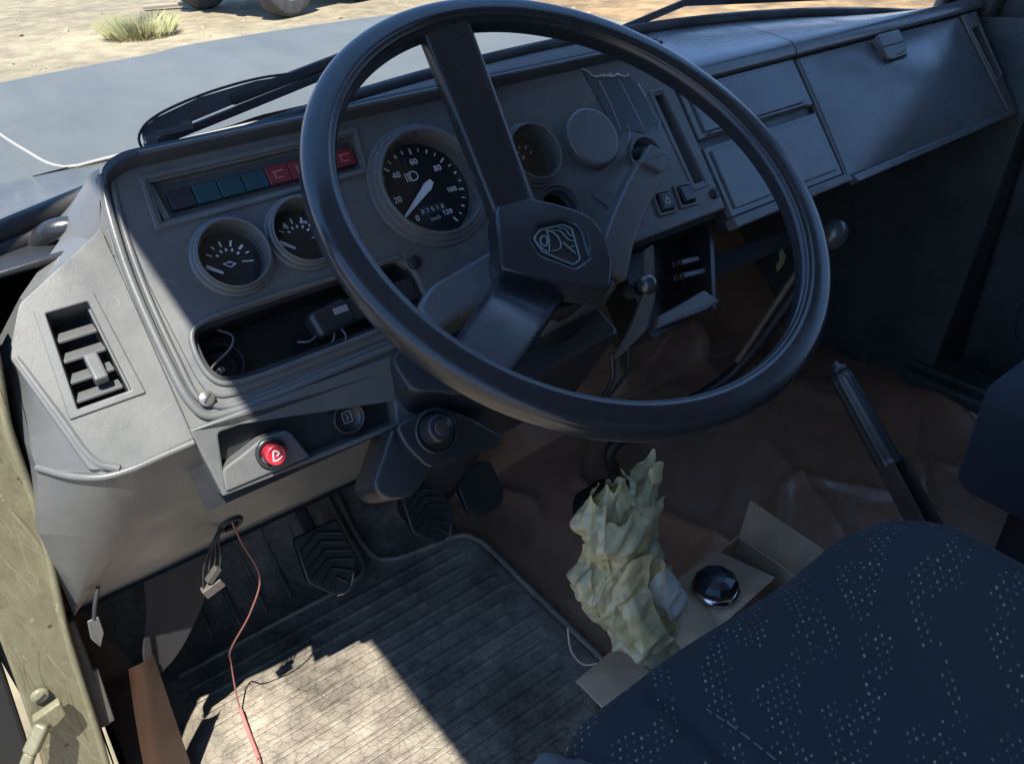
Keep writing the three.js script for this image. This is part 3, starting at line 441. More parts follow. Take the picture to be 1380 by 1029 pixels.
  // below the lip: shelf, bracket and heater console behind the wheel
  part('lower_tray', [faces(Object.fromEntries(Object.entries({ a: [0.346, 0.562, -0.09], b: [1.12, 0.566, -0.1], c: [1.12, 0.50, -0.5], d: [0.346, 0.50, -0.5], e: [-0.536, 0.357, -0.172], f: [-0.12, 0.355, -0.172], g: [-0.12, 0.40, -0.5], h: [-0.536, 0.40, -0.5] }).map(([k, v]) => [k, toLocal(v)])), [['a', 'b', 'c', 'd']])], M.black, D);
  part('lower_tray', faces(Object.fromEntries(Object.entries({ e: [-0.536, 0.357, -0.172], f: [-0.12, 0.355, -0.172], g: [-0.12, 0.40, -0.5], h: [-0.536, 0.40, -0.5] }).map(([k, v]) => [k, toLocal(v)])), [['e', 'f', 'g', 'h']]), M.black, D);
  part('heater_console', [ext(rpoly([[0.17, -0.146], [0.346, -0.146], [0.282, -0.262], [0.166, -0.262]], 0.003), 0.004, 0, [], -0.09), ext([[0.338, -0.146], [0.347, -0.146], [0.286, -0.262], [0.279, -0.258]], 0.06, 0.001, [], -0.03), ext([[0.166, -0.146], [0.172, -0.146], [0.172, -0.262], [0.166, -0.262]], 0.06, 0.001, [], -0.03)], M.plasticDark, D);
  part('console_lip', ext(rpoly([[0.171, -0.251], [0.181, -0.237], [0.212, -0.236], [0.272, -0.231], [0.290, -0.252], [0.262, -0.256]], 0.002), 0.012, 0.002, [], -0.022), P, D);
  for (const [x, y, l] of [[0.262, -0.186, 0.05], [0.257, -0.204, 0.062]]) { const h = part('heater_lever', rbox(l, 0.010, 0.012, 0.003), M.plasticDark, D); h.position.set(x + l * 0.3, y, -0.042); h.rotation.z = -0.12; part('stud', latheZ([[0.004, 0], [0.004, 0.009], [0.0001, 0.010]], 16).translate(-l * 0.38, 0, 0.004), M.darkSteel, h); }
  part('side_bracket', ext(rpoly([[0.31, -0.225], [0.345, -0.185], [0.62, -0.20], [0.60, -0.222], [0.45, -0.222]], 0.004), 0.004, 0.001, [], -0.12), M.black, D);
  // lower left ledge below the screen with its hose
  part('ledge', grid(10, 4, (u, v) => toLocal([lerp(-0.53, -0.385, u), 0.698 + 0.004 * u, lerp(-0.235, -0.34, v)])), M.plasticDark, D); part('ledge_edge', tube([[-0.53, 0.698, -0.235], [-0.46, 0.70, -0.236], [-0.4, 0.701, -0.24]].map(toLocal), 0.004, 20, 8), M.plasticDark, D);
  part('hose', tube([[-0.435, 0.698, -0.29], [-0.42, 0.712, -0.275], [-0.40, 0.712, -0.27], [-0.37, 0.70, -0.27]].map(toLocal), 0.011, 30, 12), M.plasticDark, D);
}
// things lying in the tray
{
  const t = thing('connector_box', 'black plastic connector box with loose wires lying in the dashboard tray', 'connector', [0, DY, DZ]); t.rotation.x = -TH;
  const b = rbox(0.045, 0.03, 0.026, 0.007), b2 = rbox(0.10, 0.026, 0.024, 0.004);
  part('body', [b2.rotateZ(-0.0).translate(-0.168, -0.103, -0.018)], M.plasticDark, t);
  part('cap', [b.rotateZ(0.12).translate(-0.222, -0.104, -0.015)], M.plasticDark, t);
  part('label_plate', rbox(0.016, 0.007, 0.002, 0.0008, -0.212, -0.1, -0.0015), std(lin(0.18, 0.19, 0.2), 0.5), t);
  part('wire', [tube([[-0.24, -0.114, -0.014], [-0.252, -0.118, -0.012], [-0.262, -0.114, -0.016]], 0.0012, 16, 6), tube([[-0.225, -0.116, -0.008], [-0.229, -0.124, -0.006], [-0.236, -0.13, -0.008]], 0.0011, 16, 6), tube([[-0.218, -0.116, -0.008], [-0.217, -0.126, -0.005], [-0.222, -0.134, -0.006]], 0.0011, 16, 6)], std(lin(0.1, 0.1, 0.1), 0.5), t);
  const w = thing('thin_wire', 'thin grey wire looping through the left end of the dashboard tray', 'wire', [0, DY, DZ]); w.rotation.x = -TH;
  part('strand', tube([[-0.325, -0.075, -0.03], [-0.316, -0.086, -0.024], [-0.322, -0.096, -0.02], [-0.345, -0.108, -0.026], [-0.348, -0.115, -0.04]], 0.0011, 40, 6), std(lin(0.16, 0.16, 0.17), 0.5), w);
}

// ------------------------------------------------------------------ steering wheel and column (a, b in the plane of the rim, w along the column)
const TW = 58.6 * Math.PI / 180, HUB = [0, 0.721, 0];
{
  const t = thing('steering_wheel', 'large black two spoke truck steering wheel with embossed badge', 'steering wheel', HUB); t.rotation.x = -TW;
  const prof = [];                                 // outline of the rim's section: round outside, two flutes on the inner front
  const N = 44;
  for (let i = 0; i <= N; i++) { const a = -Math.PI / 2 + i / N * Math.PI * 2; let k = 1; const d = (q, w) => Math.exp(-(((a - q) / w) ** 2)); k -= 0.10 * d(2.15, 0.10) + 0.09 * d(2.7, 0.11) + 0.06 * d(3.35, 0.09); const ca = Math.cos(a), sa = Math.sin(a), sg = (x) => Math.sign(x) * Math.abs(x) ** 0.68; prof.push([0.2490 + 0.0160 * k * sg(ca), 0.0152 * k * sg(sa)]); }
  const rimGeo = latheZ(prof, 220), ruv = rimGeo.attributes.uv; for (let i = 0; i < ruv.count; i++) ruv.setXY(i, ruv.getX(i) * 1.55, ruv.getY(i) * 0.11);
  part('rim', rimGeo, M.wheel, t, true);
  // spokes: flat bars that dip from the rim to the hub
  const spoke = (p0, p1, w0, w1, sag) => {
    const dx = p1[0] - p0[0], dy = p1[1] - p0[1], L = Math.hypot(dx, dy), tx = dx / L, ty = dy / L, nx = -ty, ny = tx, S = [];
    const n = 26, sec = []; for (let k = 0; k < 24; k++) { const a = k / 24 * Math.PI * 2, sg = (x) => Math.sign(x) * Math.abs(x) ** 0.4; sec.push([sg(Math.cos(a)), sg(Math.sin(a))]); }
    return grid(24, n, (u, v) => { const [cx, cy] = sec[Math.round(u * 24) % 24], s = v, w = lerp(w0, w1, s), z = lerp(p0[2], p1[2], sag(s)), th = lerp(0.012, 0.0105, s); return [p0[0] + dx * s + nx * cx * w, p0[1] + dy * s + ny * cx * w, z + cy * th]; });
  };
  part('spoke', spoke([-0.020, 0.03, -0.092], [-0.014, 0.238, -0.002], 0.027, 0.030, (s) => s), M.wheel, t);
  part('spoke', spoke([-0.035, -0.022, -0.1], [-0.204, -0.124, -0.006], 0.036, 0.027, (s) => s * s * (1.6 - 0.6 * s)), M.wheel, t);
  const pad = [[-0.042, 0.061], [-0.023, 0.064], [0.001, 0.056], [0.032, 0.034], [0.054, 0.011], [0.053, -0.015], [0.041, -0.047], [0.015, -0.075], [-0.031, -0.052], [-0.082, -0.012]];
  const pr = [0.012, 0.008, 0.02, 0.02, 0.012, 0.012, 0.012, 0.006, 0.03, 0.006];
  const em = [[-0.030, 0.0089], [-0.013, 0.0206], [0.019, 0.017], [0.028, 0.0075], [0.029, -0.0014], [0.015, -0.0347], [-0.007, -0.0391], [-0.033, -0.0122]];
  const hub = part('hub_pad', [ext(rpoly(pad, pr), 0.034, 0.0035, [rpoly([...em].reverse(), 0.003, THREE.Path)], -0.0695, 3), ext(rpoly(em, 0.003), 0.012, 0, [], -0.0735)], M.wheel, t);
  part('boss', latheZ([[0.055, -0.105], [0.058, -0.118], [0.05, -0.15], [0.04, -0.165]], 40).translate(-0.008, -0.006, 0), M.wheel, t);
  const e3 = (l, z = -0.0722) => l.map(([x, y]) => [x, y, z]);
  const line = std(lin(0.16, 0.2, 0.2), 0.35, { metalness: 0.4 });
  part('badge', [tube(e3([[-0.026, 0.0089], [-0.013, 0.0156], [0.016, 0.0125], [0.022, 0.0044], [0.007, -0.0311], [-0.005, -0.0347], [-0.027, -0.0086]]), 0.0011, 160, 6, true, true), tube(e3([[-0.025, 0.0075], [-0.014, 0.0147], [-0.007, 0.0147], [-0.008, 0.0075], [-0.014, -0.0033], [-0.021, -0.0113], [-0.024, -0.0064]]), 0.0009, 80, 6, true), tube(e3([[-0.018, 0.0067], [-0.012, 0.0067], [-0.013, 0.0017], [-0.019, -0.0041], [-0.022, -0.0005]]), 0.0012, 50, 6, true), tube(e3([[-0.005, 0.0134], [0, 0.0062], [0, -0.0041], [-0.006, -0.0122], [-0.018, -0.0122]]), 0.0009, 50, 6),
    tube(e3([[-0.001, 0.0111], [0.008, 0.0067], [0.010, -0.0055], [0.015, -0.010]]), 0.0009, 40, 6), tube(e3([[0.008, 0.0111], [0.015, 0.0075], [0.015, -0.0005], [0.018, -0.0041]]), 0.0009, 40, 6), tube(e3([[0.002, -0.0064], [0.004, -0.0144], [0.007, -0.0239]]), 0.0009, 30, 6), tube(e3([[0.002, -0.0158], [0.011, -0.0149]]), 0.0009, 20, 6)], line, hub);
  part('badge_bar', tube([[0.031, -0.003, -0.0693], [0.0335, -0.007, -0.0693], [0.020, -0.030, -0.0693], [0.0145, -0.0335, -0.0693]], 0.0012, 40, 6), M.wheel, hub);
}
{
  const t = thing('steering_column', 'dark steering column shroud with a box shaped housing behind the wheel', 'steering column', HUB); t.rotation.x = -TW;
  part('housing', [ext(rpoly([[-0.152, 0.012], [-0.128, 0.030], [-0.04, 0.046], [0.075, 0.046], [0.08, -0.05], [-0.03, -0.06], [-0.06, -0.006], [-0.13, -0.017], [-0.15, -0.022]], [0.008, 0.014, 0.01, 0.01, 0.01, 0.01, 0.004, 0.006, 0.008]), 0.075, 0.006, [], -0.128, 3)], M.vinyl, t);
  part('shroud', [latheZ([[0.045, -0.15], [0.072, -0.165], [0.075, -0.30], [0.05, -0.36], [0.04, -0.85]], 40), ext(rpoly([[-0.19, -0.01], [-0.10, 0.02], [0.06, 0.02], [0.07, -0.09], [-0.10, -0.10], [-0.19, -0.055]], 0.012), 0.14, 0.005, [], -0.165, 3)], M.plasticDark, t);
  part('column_knob', [new THREE.SphereGeometry(0.017, 24, 16).scale(1, 1, 0.9).scale(0.7, 0.7, 0.7).translate(0.102, -0.067, -0.118), latheZ([[0.008, -0.02], [0.008, 0]], 20).rotateX(0.4).translate(0.099, -0.063, -0.13)], phys(lin(0.03, 0.035, 0.04), 0.22, { clearcoat: 0.6, clearcoatRoughness: 0.15 }), t);
}
{ // bracket trim, ignition switch housing and the stalk: set in the plane of the dashboard
  const t = thing('column_trim', 'curved brownish trim strip hanging right of the steering column', 'trim strip', [0, DY, DZ]); t.rotation.x = -TH;
  part('strip', ext(rpoly([[0.184, -0.155], [0.203, -0.152], [0.171, -0.214], [0.137, -0.247], [0.085, -0.262], [0.076, -0.261], [0.117, -0.235], [0.156, -0.204]], 0.003), 0.006, 0.001, [], 0.0), std(lin(0.13, 0.12, 0.09), 0.6, { map: dustMap }), t);
  part('cable', [tube([[0.09, -0.255, -0.02], [0.082, -0.285, -0.03], [0.05, -0.305, -0.04], [0.01, -0.31, -0.05]], 0.003, 30, 8), tube([[0.13, -0.24, -0.03], [0.12, -0.28, -0.04], [0.08, -0.305, -0.05]], 0.0022, 30, 8)], M.plasticDark, t);
  const s = thing('ignition_switch', 'black ignition switch housing with round knob under the steering column', 'ignition switch', [0, DY, DZ]); s.rotation.x = -TH;
  const plate = rpoly([[-0.217, -0.229], [-0.168, -0.226], [-0.14, -0.250], [-0.112, -0.284], [-0.122, -0.294], [-0.204, -0.281], [-0.216, -0.252]], [0.008, 0.006, 0.006, 0.008, 0.008, 0.008, 0.008]);
  part('housing', [ext(plate, 0.012, 0.0035, [], 0.022, 3), ext(rpoly([[-0.212, -0.232], [-0.168, -0.229], [-0.12, -0.285], [-0.2, -0.276], [-0.209, -0.256]], 0.006), 0.10, 0.002, [], 0.012), ext(rpoly([[-0.219, -0.230], [-0.196, -0.262], [-0.197, -0.283], [-0.229, -0.301], [-0.255, -0.291], [-0.262, -0.274]], [0.004, 0.01, 0.012, 0.012, 0.008, 0.01]), 0.07, 0.004, [], 0.0165, 3)], M.plasticDark, s);
  const k = part('knob', latheZ([[0.016, 0.0], [0.0165, 0.006], [0.0145, 0.01], [0.0142, 0.02], [0.012, 0.0235], [0.0001, 0.0242]], 36), M.plasticDark, s); k.position.set(-0.183, -0.249, 0.022);
  part('collar', new THREE.TorusGeometry(0.0215, 0.0022, 8, 36).translate(0.003, -0.002, 0.001), M.plasticDark, k); part('cap', latheZ([[0.008, 0.0243], [0.0075, 0.0262], [0.0001, 0.0266]], 20), M.darkSteel, k);
  const st = thing('stalk_lever', 'wide flat grey control stalk slanting up right of the wheel hub', 'lever', [0, DY, DZ]); st.rotation.x = -TH;
  part('arm', ext(rpoly([[0.055, -0.16], [0.098, -0.117], [0.160, -0.070], [0.196, -0.052], [0.217, -0.066], [0.205, -0.084], [0.125, -0.142], [0.088, -0.185]], [0.004, 0.03, 0.03, 0.01, 0.006, 0.03, 0.03, 0.004]), 0.026, 0.004, [], 0.064, 3), M.plastic, st);
  part('end_block', ext(rpoly([[0.172, -0.064], [0.196, -0.047], [0.218, -0.064], [0.196, -0.084]], 0.003), 0.014, 0.003, [], 0.071, 3), M.plastic, st);
  part('stem', tube([[0.236, -0.03, -0.02], [0.222, -0.045, 0.03], [0.205, -0.06, 0.055]], 0.006, 20, 10), M.plasticDark, st);
}

// ------------------------------------------------------------------ pedals, mat and levers on the floor
const mat = std(lin(0.37, 0.35, 0.325), 0.75, {
  map: tex(512, 0.5, (u, v) => { const [a, b] = worley(u, v, 34, 3), k = clamp(0.70 + 0.42 * (fbm(u, v, 5, 5, 121) - 0.5) + 0.3 * (fbm(u, v, 30, 3, 131) - 0.5) - 0.12 * (1 - step(0, 0.16, b - a))); return [k, k * 0.965, k * 0.90]; }, true),
  bumpMap: tex(512, 0.25, (u, v) => { const [a, b] = worley(u, v, 34, 7), [c, d] = worley(u, v, 76, 9); return 0.6 * step(0, 0.3, b - a) * (0.5 + fbm(u, v, 8, 4, 3)) + 0.4 * step(0, 0.4, d - c); }), bumpScale: 0.0005, roughnessMap: roughMap,
});
{
  const t = thing('rubber_mat', 'dusty dark ribbed rubber mat on the driver side floor, partly in sun', 'floor mat');
  const prof = (s) => s < 0.78 ? [0.012, 0.40 - s] : s < 0.86 ? [0.012 + 0.036 * ((s - 0.78) / 0.08) ** 2, 0.40 - s] : [0.048 + (s - 0.86) * 0.68, -0.46 - (s - 0.86) * 0.73];
  const right = (z) => z > -0.02 ? 0.044 - Math.max(0, z - 0.03) * 1.6 * (z < 0.08 ? 1 : 0.35) : z > -0.31 ? 0.045 : 0.045 - (-0.31 - z) * 0.35;
  part('sheet', grid(60, 90, (u, v) => { const s = lerp(0.02, 1.25, v), [y, z] = prof(s), r = right(z), x = lerp(-0.503 - 0.032 * step(-0.4, -0.5, z), r, u); const e = Math.min(u, 1 - u) * 0.5; return [x, y - 0.008 * (1 - step(0, 0.012, e)) + 0.002 * noise3(x * 6, z * 6, 1, 3), z]; }), mat, t);
  const bead = (pts, r = 0.005) => tube(pts.map(([x, z, y]) => [x, y ?? 0.014, z]), r, 60, 8);
  part('bead', bead([[0.036, 0.03], [0.037, -0.15], [0.036, -0.30], [0.02, -0.325], [-0.05, -0.338], [-0.095, -0.348], [-0.12, -0.37], [-0.125, -0.43, 0.035], [-0.118, -0.52, 0.105], [-0.108, -0.60, 0.18]]), mat, t);
  part('bead', bead([[-0.46, -0.345], [-0.3, -0.348], [-0.2, -0.348], [-0.15, -0.36], [-0.14, -0.43, 0.036], [-0.14, -0.53, 0.115], [-0.14, -0.62, 0.20]], 0.004), mat, t);
  // ribs across the mat
  const rib = new THREE.CapsuleGeometry(0.0026, 1, 3, 8).rotateZ(Math.PI / 2).scale(1, 0.36, 1.7), r = rng(3);
  for (let i = 0; i < 17; i++) { const z = -0.315 + i * 0.0255; const right = (z > 0.05 ? -0.07 : 0.02) - r() * 0.05, left = -0.455 + r() * 0.02, g = boxUV(rib.clone().scale(right - left, 1, 1).translate((right + left) / 2, 0.0128, z)); part('rib', g, mat, t, true); }
  // lengthwise ridges on the toe board
  for (let i = 0; i < 10; i++) { const x = -0.44 + i * 0.043; if (i > 6) continue; part('rib', tube([[x, 0.013, -0.38], [x + 0.004, 0.034, -0.44], [x + 0.01, 0.132, -0.55], [x + 0.016, 0.245, -0.67]], 0.004, 24, 6), mat, t); }
}
function pedal(label, x, y, z, w, h, kind) {
  const t = thing('foot_pedal', label, 'pedal', [x, y, z]); t.rotation.set(-0.62, 0, 0.0);
  const sh = kind ? rpoly([[-w / 2, -h * 0.3], [-w * 0.25, -h / 2], [w * 0.30, -h * 0.48], [w / 2, -h * 0.25], [w * 0.46, h * 0.42], [w * 0.2, h / 2], [-w * 0.4, h * 0.48], [-w / 2, h * 0.2]], 0.008) : rpoly([[-w / 2, -h * 0.15], [-w * 0.12, -h / 2], [w * 0.16, -h / 2], [w / 2, -h * 0.12], [w * 0.42, h / 2], [-w * 0.42, h / 2]], 0.008);
  part('pad', ext(sh, 0.014, 0.003, [], 0.004), M.rubber, t);
  if (!kind) {
    for (let i = 0; i < 6; i++) { const yy = h * 0.40 - i * h * 0.135, ww = w * (i < 4 ? 0.40 : 0.40 - (i - 3) * 0.12); part('tread', tube([[-ww, yy - 0.012, 0.0045], [-ww * 0.3, yy - 0.001, 0.005], [0, yy + 0.003, 0.005], [ww * 0.3, yy - 0.001, 0.005], [ww, yy - 0.012, 0.0045]], 0.0026, 24, 6), M.rubber, t); }
    part('worn_edge', tube([[-w * 0.10, -h * 0.492, 0.001], [w * 0.05, -h * 0.505, 0.003], [w * 0.17, -h * 0.48, 0.001], [w * 0.34, -h * 0.31, 0.0]], 0.0022, 24, 6), M.steel, t);
  }
  part('arm', bar([0, h * 0.1, -0.012], [0.0, 0.30, -0.10], 0.016, 0.03, 0.005), M.darkSteel, t);
}
pedal('chevron treaded clutch pedal, the leftmost pedal', -0.222, 0.125, -0.305, 0.082, 0.105, 0);
pedal('chevron treaded brake pedal beneath the ignition switch housing', -0.052, 0.128, -0.292, 0.08, 0.095, 0);
pedal('smooth dark accelerator pedal right of the treaded brake pedal', 0.062, 0.10, -0.318, 0.078, 0.085, 1);

{
  const t = thing('gear_lever', 'long black cranked gear lever rising from a boot on the brown floor', 'gear lever', [0.262, 0.02, -0.2]);
  part('boot', latheZ([[0.075, 0], [0.072, 0.012], [0.058, 0.022], [0.05, 0.03], [0.034, 0.04], [0.018, 0.06], [0.0001, 0.062]], 40).rotateX(-Math.PI / 2), M.rubber, t);
  part('shaft', tube([[0, 0.04, 0], [-0.006, 0.09, 0], [-0.016, 0.135, 0.0], [0.0, 0.152, 0.002], [0.06, 0.150, 0.004], [0.165, 0.158, 0.006], [0.235, 0.21, 0.04], [0.30, 0.35, 0.085], [0.335, 0.43, 0.10]], 0.0105, 110, 12), M.rubber, t);
  part('knob', new THREE.SphereGeometry(0.021, 28, 18).scale(1, 1.2, 1).rotateZ(-0.3).translate(0.349, 0.452, 0.108), phys(lin(0.06, 0.07, 0.08), 0.25, { clearcoat: 0.5 }), t);
  const r = thing('linkage_rod', 'thin brown rod running beside the gear lever behind the wheel rim', 'rod');
  part('rod', tube([[0.50, 0.248, -0.16], [0.575, 0.40, -0.125], [0.615, 0.46, -0.115]], 0.0065, 20, 8), std(lin(0.12, 0.10, 0.075), 0.5), r);
}
{
  const t = thing('handbrake_lever', 'black ribbed handbrake lever standing right of the driver seat', 'handbrake', [0.45, 0.20, 0.2]);
  const a = V(0, 0.153, -0.150), b = V(0, 0.048, -0.045), dir = a.clone().sub(b), q = new THREE.Quaternion().setFromUnitVectors(V(0, 1, 0), dir.clone().normalize()), L = dir.length();
  const pr = []; for (let i = 0; i <= 60; i++) { const s = i / 60; pr.push(s); }
  const grip = grid(48, 40, (u, v) => { const an = u * Math.PI * 2, r = (0.0165 - 0.002 * v + (v > 0.92 ? -0.006 * ((v - 0.92) / 0.08) ** 2 : 0) + (v < 0.03 ? 0.001 : 0)) * (1 + 0.055 * Math.cos(an * 9)); return [r * Math.cos(an), v * L, r * Math.sin(an) * 1.1]; });
  part('grip', grip.applyQuaternion(q).translate(b.x, b.y, b.z), phys(lin(0.03, 0.035, 0.038), 0.32), t);
  part('grip_cap', latheZ([[0.0145, 0], [0.013, 0.006], [0.007, 0.008], [0.007, 0.014], [0.0001, 0.0145]], 28).rotateX(-Math.PI / 2).applyQuaternion(q).translate(a.x, a.y, a.z), M.darkSteel, t);
  const o = b.clone();
  part('bracket', [bar([-0.012, o.y + 0.005, o.z], [-0.012, -0.08, 0.085], 0.004, 0.03, 0.001), bar([0.013, o.y + 0.005, o.z], [0.013, -0.08, 0.085], 0.005, 0.032, 0.001), bar([0, o.y - 0.012, o.z - 0.006], [0, -0.09, 0.07], 0.024, 0.004, 0.001)], std(lin(0.11, 0.085, 0.075), 0.4, { metalness: 0.5, roughnessMap: roughMap }), t);
}

// ------------------------------------------------------------------ seats
{
  const R = rng(77), size = 1024, seatMap = canvasTex(size, size, (c, w) => {
    c.fillStyle = '#3a424a'; c.fillRect(0, 0, w, w);
    for (let i = 0; i < 26000; i++) { const k = R(); c.fillStyle = k < 0.5 ? 'rgba(20,32,52,0.35)' : 'rgba(80,100,130,0.22)'; c.fillRect(R() * w, R() * w, 2, 2); }
    const dot = (x, y, s) => { for (const ox of [-w, 0, w]) for (const oy of [-w, 0, w]) { if (x + ox < -9 || x + ox > w + 9 || y + oy < -9 || y + oy > w + 9) continue; c.beginPath(); c.ellipse(x + ox, y + oy, 5.0 * s, 3.2 * s, 0.9, 0, 7); c.fill(); } };
    // wavy rows of flecks, running across the tile once in each direction so that it repeats
    const N = 46;                                  // flecks on a slanted lattice, kept only inside wavy bands
    for (let j = 0; j < N; j++) for (let i = 0; i < N; i++) {
      const u = (i + (j % 2) * 0.5) / N, v = j / N, ph = 4 * (v - u) + 0.22 * Math.sin(2 * Math.PI * (u * 2 + v)) + 0.12 * Math.sin(2 * Math.PI * (u * 5 - v * 2)), band = Math.sin(2 * Math.PI * ph);
      if (band < -0.12 + 0.9 * (vnoise(u * 9, v * 9, 9, 9) - 0.45) || R() < 0.22) continue;
      const g = 135 + R() * 95; c.fillStyle = `rgba(${(g * 1.06) | 0},${(g * 1.03) | 0},${(g * 0.86) | 0},${0.6 + 0.4 * R()})`;
      dot((((u + (R() - 0.5) * 0.004) % 1) + 1) % 1 * w, (((v + (R() - 0.5) * 0.004) % 1) + 1) % 1 * w, 0.75 + 0.4 * R());
    }
  });
  seatMap.wrapS = seatMap.wrapT = THREE.RepeatWrapping; seatMap.repeat.set(1 / 0.30, 1 / 0.30); seatMap.rotation = 0.22;
  const weave = tex(256, 0.02, (u, v) => 0.5 + 0.25 * Math.sin(u * Math.PI * 32) * Math.sin(v * Math.PI * 32) + 0.3 * (fbm(u, v, 32, 2, 5) - 0.5));
  const cloth = phys(lin(0.38, 0.40, 0.40), 0.9, { map: seatMap, bumpMap: weave, bumpScale: 0.0006, sheen: 0.25, sheenRoughness: 0.6, sheenColor: lin(0.15, 0.18, 0.22) });
  M.cloth = cloth;
  const cushion = (w, d, h, hump) => {
    const a = w / 2, b = d / 2, RR = (x) => lerp(0.045, 0.12, step(-0.12, 0.14, x)), top = (x, z) => {
      const R0 = RR(x), q = Math.max(Math.abs(x) - (a - R0), 0), r = Math.max(Math.abs(z) - (b - R0), 0), dist = Math.min(1, Math.hypot(q, r) / R0);
      let y = h - 0.8 * R0 * (1 - Math.sqrt(Math.max(0, 1 - dist ** 2.6)));
      y += (hump * Math.exp(-(((x - w * 0.33) / 0.11) ** 2)) + 0.012 * Math.cos(x / w * Math.PI)) * (1 - 0.6 * dist) + 0.0022 * noise3(x * 9, z * 9, 2, 5);
      for (const g of [w * 0.30, -w * 0.30]) y -= 0.006 * Math.exp(-(((x - g) / 0.006) ** 2)) * (1 - dist);
      return y;
    };
    const n = 120, outline = (k) => { const an = k * Math.PI * 2, cx = Math.cos(an), cz = Math.sin(an); let lo = 0, hi = 1; for (let i = 0; i < 24; i++) { const m = (lo + hi) / 2, x = cx * m, z = cz * m, R0 = RR(x), q = Math.max(Math.abs(x) - (a - R0), 0), r = Math.max(Math.abs(z) - (b - R0), 0); if (Math.hypot(q, r) < R0) lo = m; else hi = m; } return [cx * lo, cz * lo]; };
    const cache = Array.from({ length: 241 }, (_, i) => outline(i / 240)), g = grid(240, 70, (u, v) => { const [ox, oz] = cache[Math.round(u * 240)]; if (v <= 0.8) { const t = 1 - (1 - v / 0.8) ** 2.2, x = ox * t, z = oz * t; return [x, top(x, z), z]; } const k = (v - 0.8) / 0.2; return [ox, top(ox, oz) - 0.13 * k, oz]; });
    const p = g.attributes.position, uv = g.attributes.uv; for (let i = 0; i < p.count; i++) uv.setXY(i, p.getX(i), p.getZ(i) + Math.max(0, h - 0.085 - p.getY(i)) * (p.getZ(i) < 0 ? -1 : 1));
    return g;
  };
  const t = thing('driver_seat', 'navy driver seat cushion with rows of pale flecks in front of the camera', 'seat', [-0.020, -0.006, 0.524]);
  const stitch = std(lin(0.10, 0.11, 0.125), 0.8);
  part('cushion', cushion(0.49, 0.54, 0.405, 0.072), cloth, t, true);
  part('base', rbox(0.43, 0.24, 0.46, 0.03, 0, 0.14, 0.02), M.black, t);
  for (let i = 0; i < 34; i++) { const q = (s) => { const k = Math.min(1, s * 6); return [-0.13 + 0.012 * Math.sin(s * 3), 0.4105 + 0.006 * k - 0.012 * (1 - k) ** 2, lerp(-0.238, 0.16, s)]; }; const s0 = i / 34; part('stitch', tube([q(s0), q(s0 + 0.010), q(s0 + 0.020)], 0.0008, 4, 5), stitch, t); }
  const p = thing('passenger_seat', 'dark navy passenger seat at the right edge of the cab', 'seat', [0.775, 0.0, 0.53]);
  part('cushion', cushion(0.58, 0.62, 0.405, 0.01), phys(lin(0.02, 0.026, 0.036), 0.95, { sheen: 0.2, sheenRoughness: 0.6, sheenColor: lin(0.15, 0.18, 0.22) }), p, true); part('base', rbox(0.5, 0.26, 0.52, 0.03, 0, 0.14, 0.02), M.black, p);
  const c = thing('grey_cloth', 'pale grey textured cloth roll tucked under the left front corner of the driver seat', 'cloth', [-0.300, 0.378, 0.285]);
  part('roll', grid(60, 60, (u, v) => { const a = v * Math.PI * 2, s = u * 2 - 1, r = 0.040 * Math.sqrt(Math.max(0, 1 - Math.abs(s) ** 4)) * (1 + 0.22 * noise3(u * 6, Math.cos(a) * 2, Math.sin(a) * 2, 7) + 0.1 * noise3(u * 14, Math.cos(a) * 5, Math.sin(a) * 5, 8)); return [s * 0.055 + 0.01, r * Math.sin(a) * 0.7 + 0.006 * s, r * Math.cos(a) * 1.7 + 0.05]; }), std(lin(0.26, 0.27, 0.29), 0.95, { bumpMap: weave, bumpScale: 0.002, map: dustMap }), c);
}

